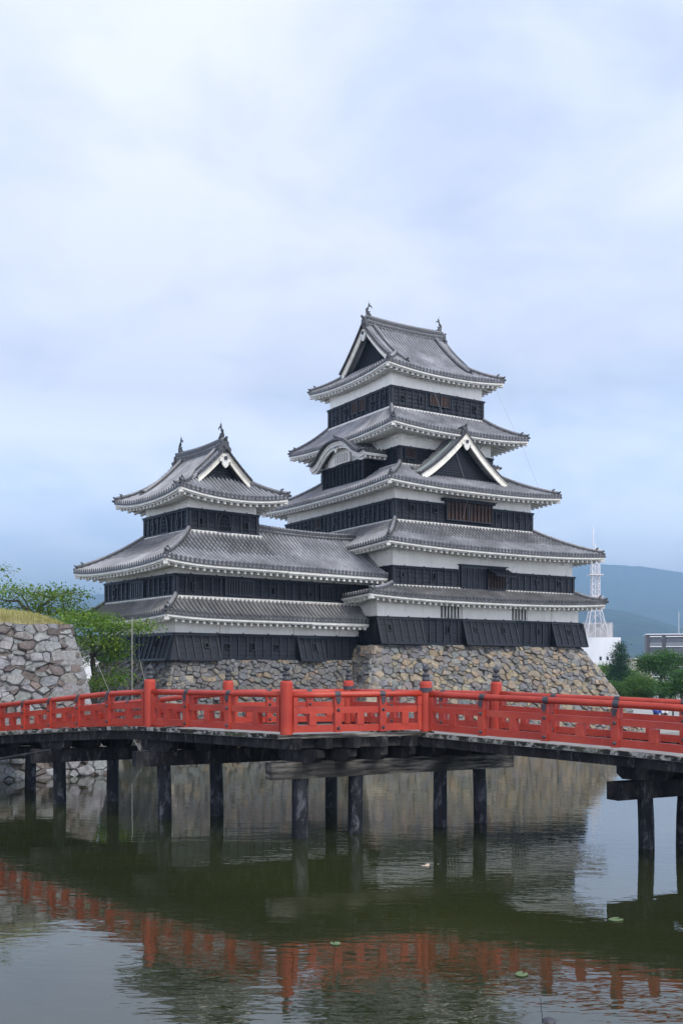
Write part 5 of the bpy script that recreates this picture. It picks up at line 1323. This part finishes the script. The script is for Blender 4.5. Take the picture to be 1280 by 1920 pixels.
person((20.05, 64.9, .95), 20, 'person in a blue top sitting on the far bank by the keep base', (.04, .09, .35), (.05, .05, .07), (.02, .015, .012))
person((20.75, 65.2, .95), -15, 'person in a white top with dark hair sitting on the far bank', (.70, .66, .64), (.10, .08, .08), (.015, .012, .012))
# carp, lily pads, dark lump with a rod in the water
mb = MB(); f = [(-.36, .0), (-.24, .05), (-.08, .085), (.10, .08), (.24, .045), (.30, .02)]
mb.tube([(x, 0, .0) for x, r in f], [max(.012, r) for x, r in f], 10, 0); mb.poly([(.28, 0, .0), (.44, .03, .10), (.40, .01, .03), (.46, .02, -.04)], 0); mb.poly([(-.05, .0, .07), (.10, .0, .14), (.16, 0, .06)], 0)
o = tag(mb.build('carp', mk('pale_carp', [(.3, (.50, .36, .26)), (.7, (.66, .58, .50))], 8, .4), smooth=True), 'pale carp rising to the surface in front of the bridge piles', 'fish'); o.scale = (.75,)*3; o.location = (1.70, 20.6, -.055); o.rotation_euler = (0, 0, R(25))
def pad(x, y, r, rot, lab):
    mb = MB(); n = 18; c = mb.pt((0, 0, 0)); rim = [mb.pt((r*math.cos(.25+k*5.8/n), r*.8*math.sin(.25+k*5.8/n), .006+.004*math.sin(k))) for k in range(n+1)]
    for k in range(n): mb.fc((c, rim[k], rim[k+1]))
    lo_ = [mb.pt((r*math.cos(.25+k*5.8/n), r*.8*math.sin(.25+k*5.8/n), -.004)) for k in range(n+1)]
    for k in range(n): mb.fc((rim[k], lo_[k], lo_[k+1], rim[k+1]))
    o = tag(mb.build('floating_leaf', mk('floating_leaf', [(.3, (.07, .12, .04)), (.7, (.14, .19, .08))], 6, .4)), lab, 'leaf', 'leaves floating on the moat'); o.location = (x, y, .012); o.rotation_euler = (0, 0, rot)
pad(4.36, 16.13, .13, .6, 'largest green leaf floating below the outermost piles'); pad(-.09, 14.72, .09, 2, 'small leaf floating over the reflection of the corner newel'); pad(2.35, 13.24, .10, 1, 'yellowish leaf floating near the thin rod')
mk_ = root('lump_with_rod', (2.33, 11.5, 0), 0, 'dark rounded lump with a thin upright rod at the near water edge', 'marker')  # lump and rod of unknown use
mb = MB(); mb.lathe(.02, 0, [(.11, -.2), (.10, -.03), (.075, .015), (.04, .035), (.008, .045)], 14); mb.build('float', METAL, mk_, smooth=True)
mb = MB(); mb.tube([(-.05, 0, -.02), (-.075, 0, .27)], .005, 5); mb.build('rod', METAL, mk_)

# ------------------------------------------------------------------ air
mb = MB(); mb.box(-11000, 11000, -300, 10800, -12, 745); hz = mb.build('haze', None if False else [bpy.data.materials.new('haze_air')]); hz['kind'] = 'stuff'; hz['label'] = 'pale blue summer air fading the far hills'
m = hz.data.materials[0]; m.use_nodes = True; n = m.node_tree.nodes; n.clear()
mo = n.new('ShaderNodeOutputMaterial'); pv = n.new('ShaderNodeVolumePrincipled'); m.node_tree.links.new(pv.outputs[0], mo.inputs['Volume'])
pv.inputs['Color'].default_value = (.42, .70, 1.0, 1); pv.inputs['Density'].default_value = .00031; pv.inputs['Anisotropy'].default_value = .2
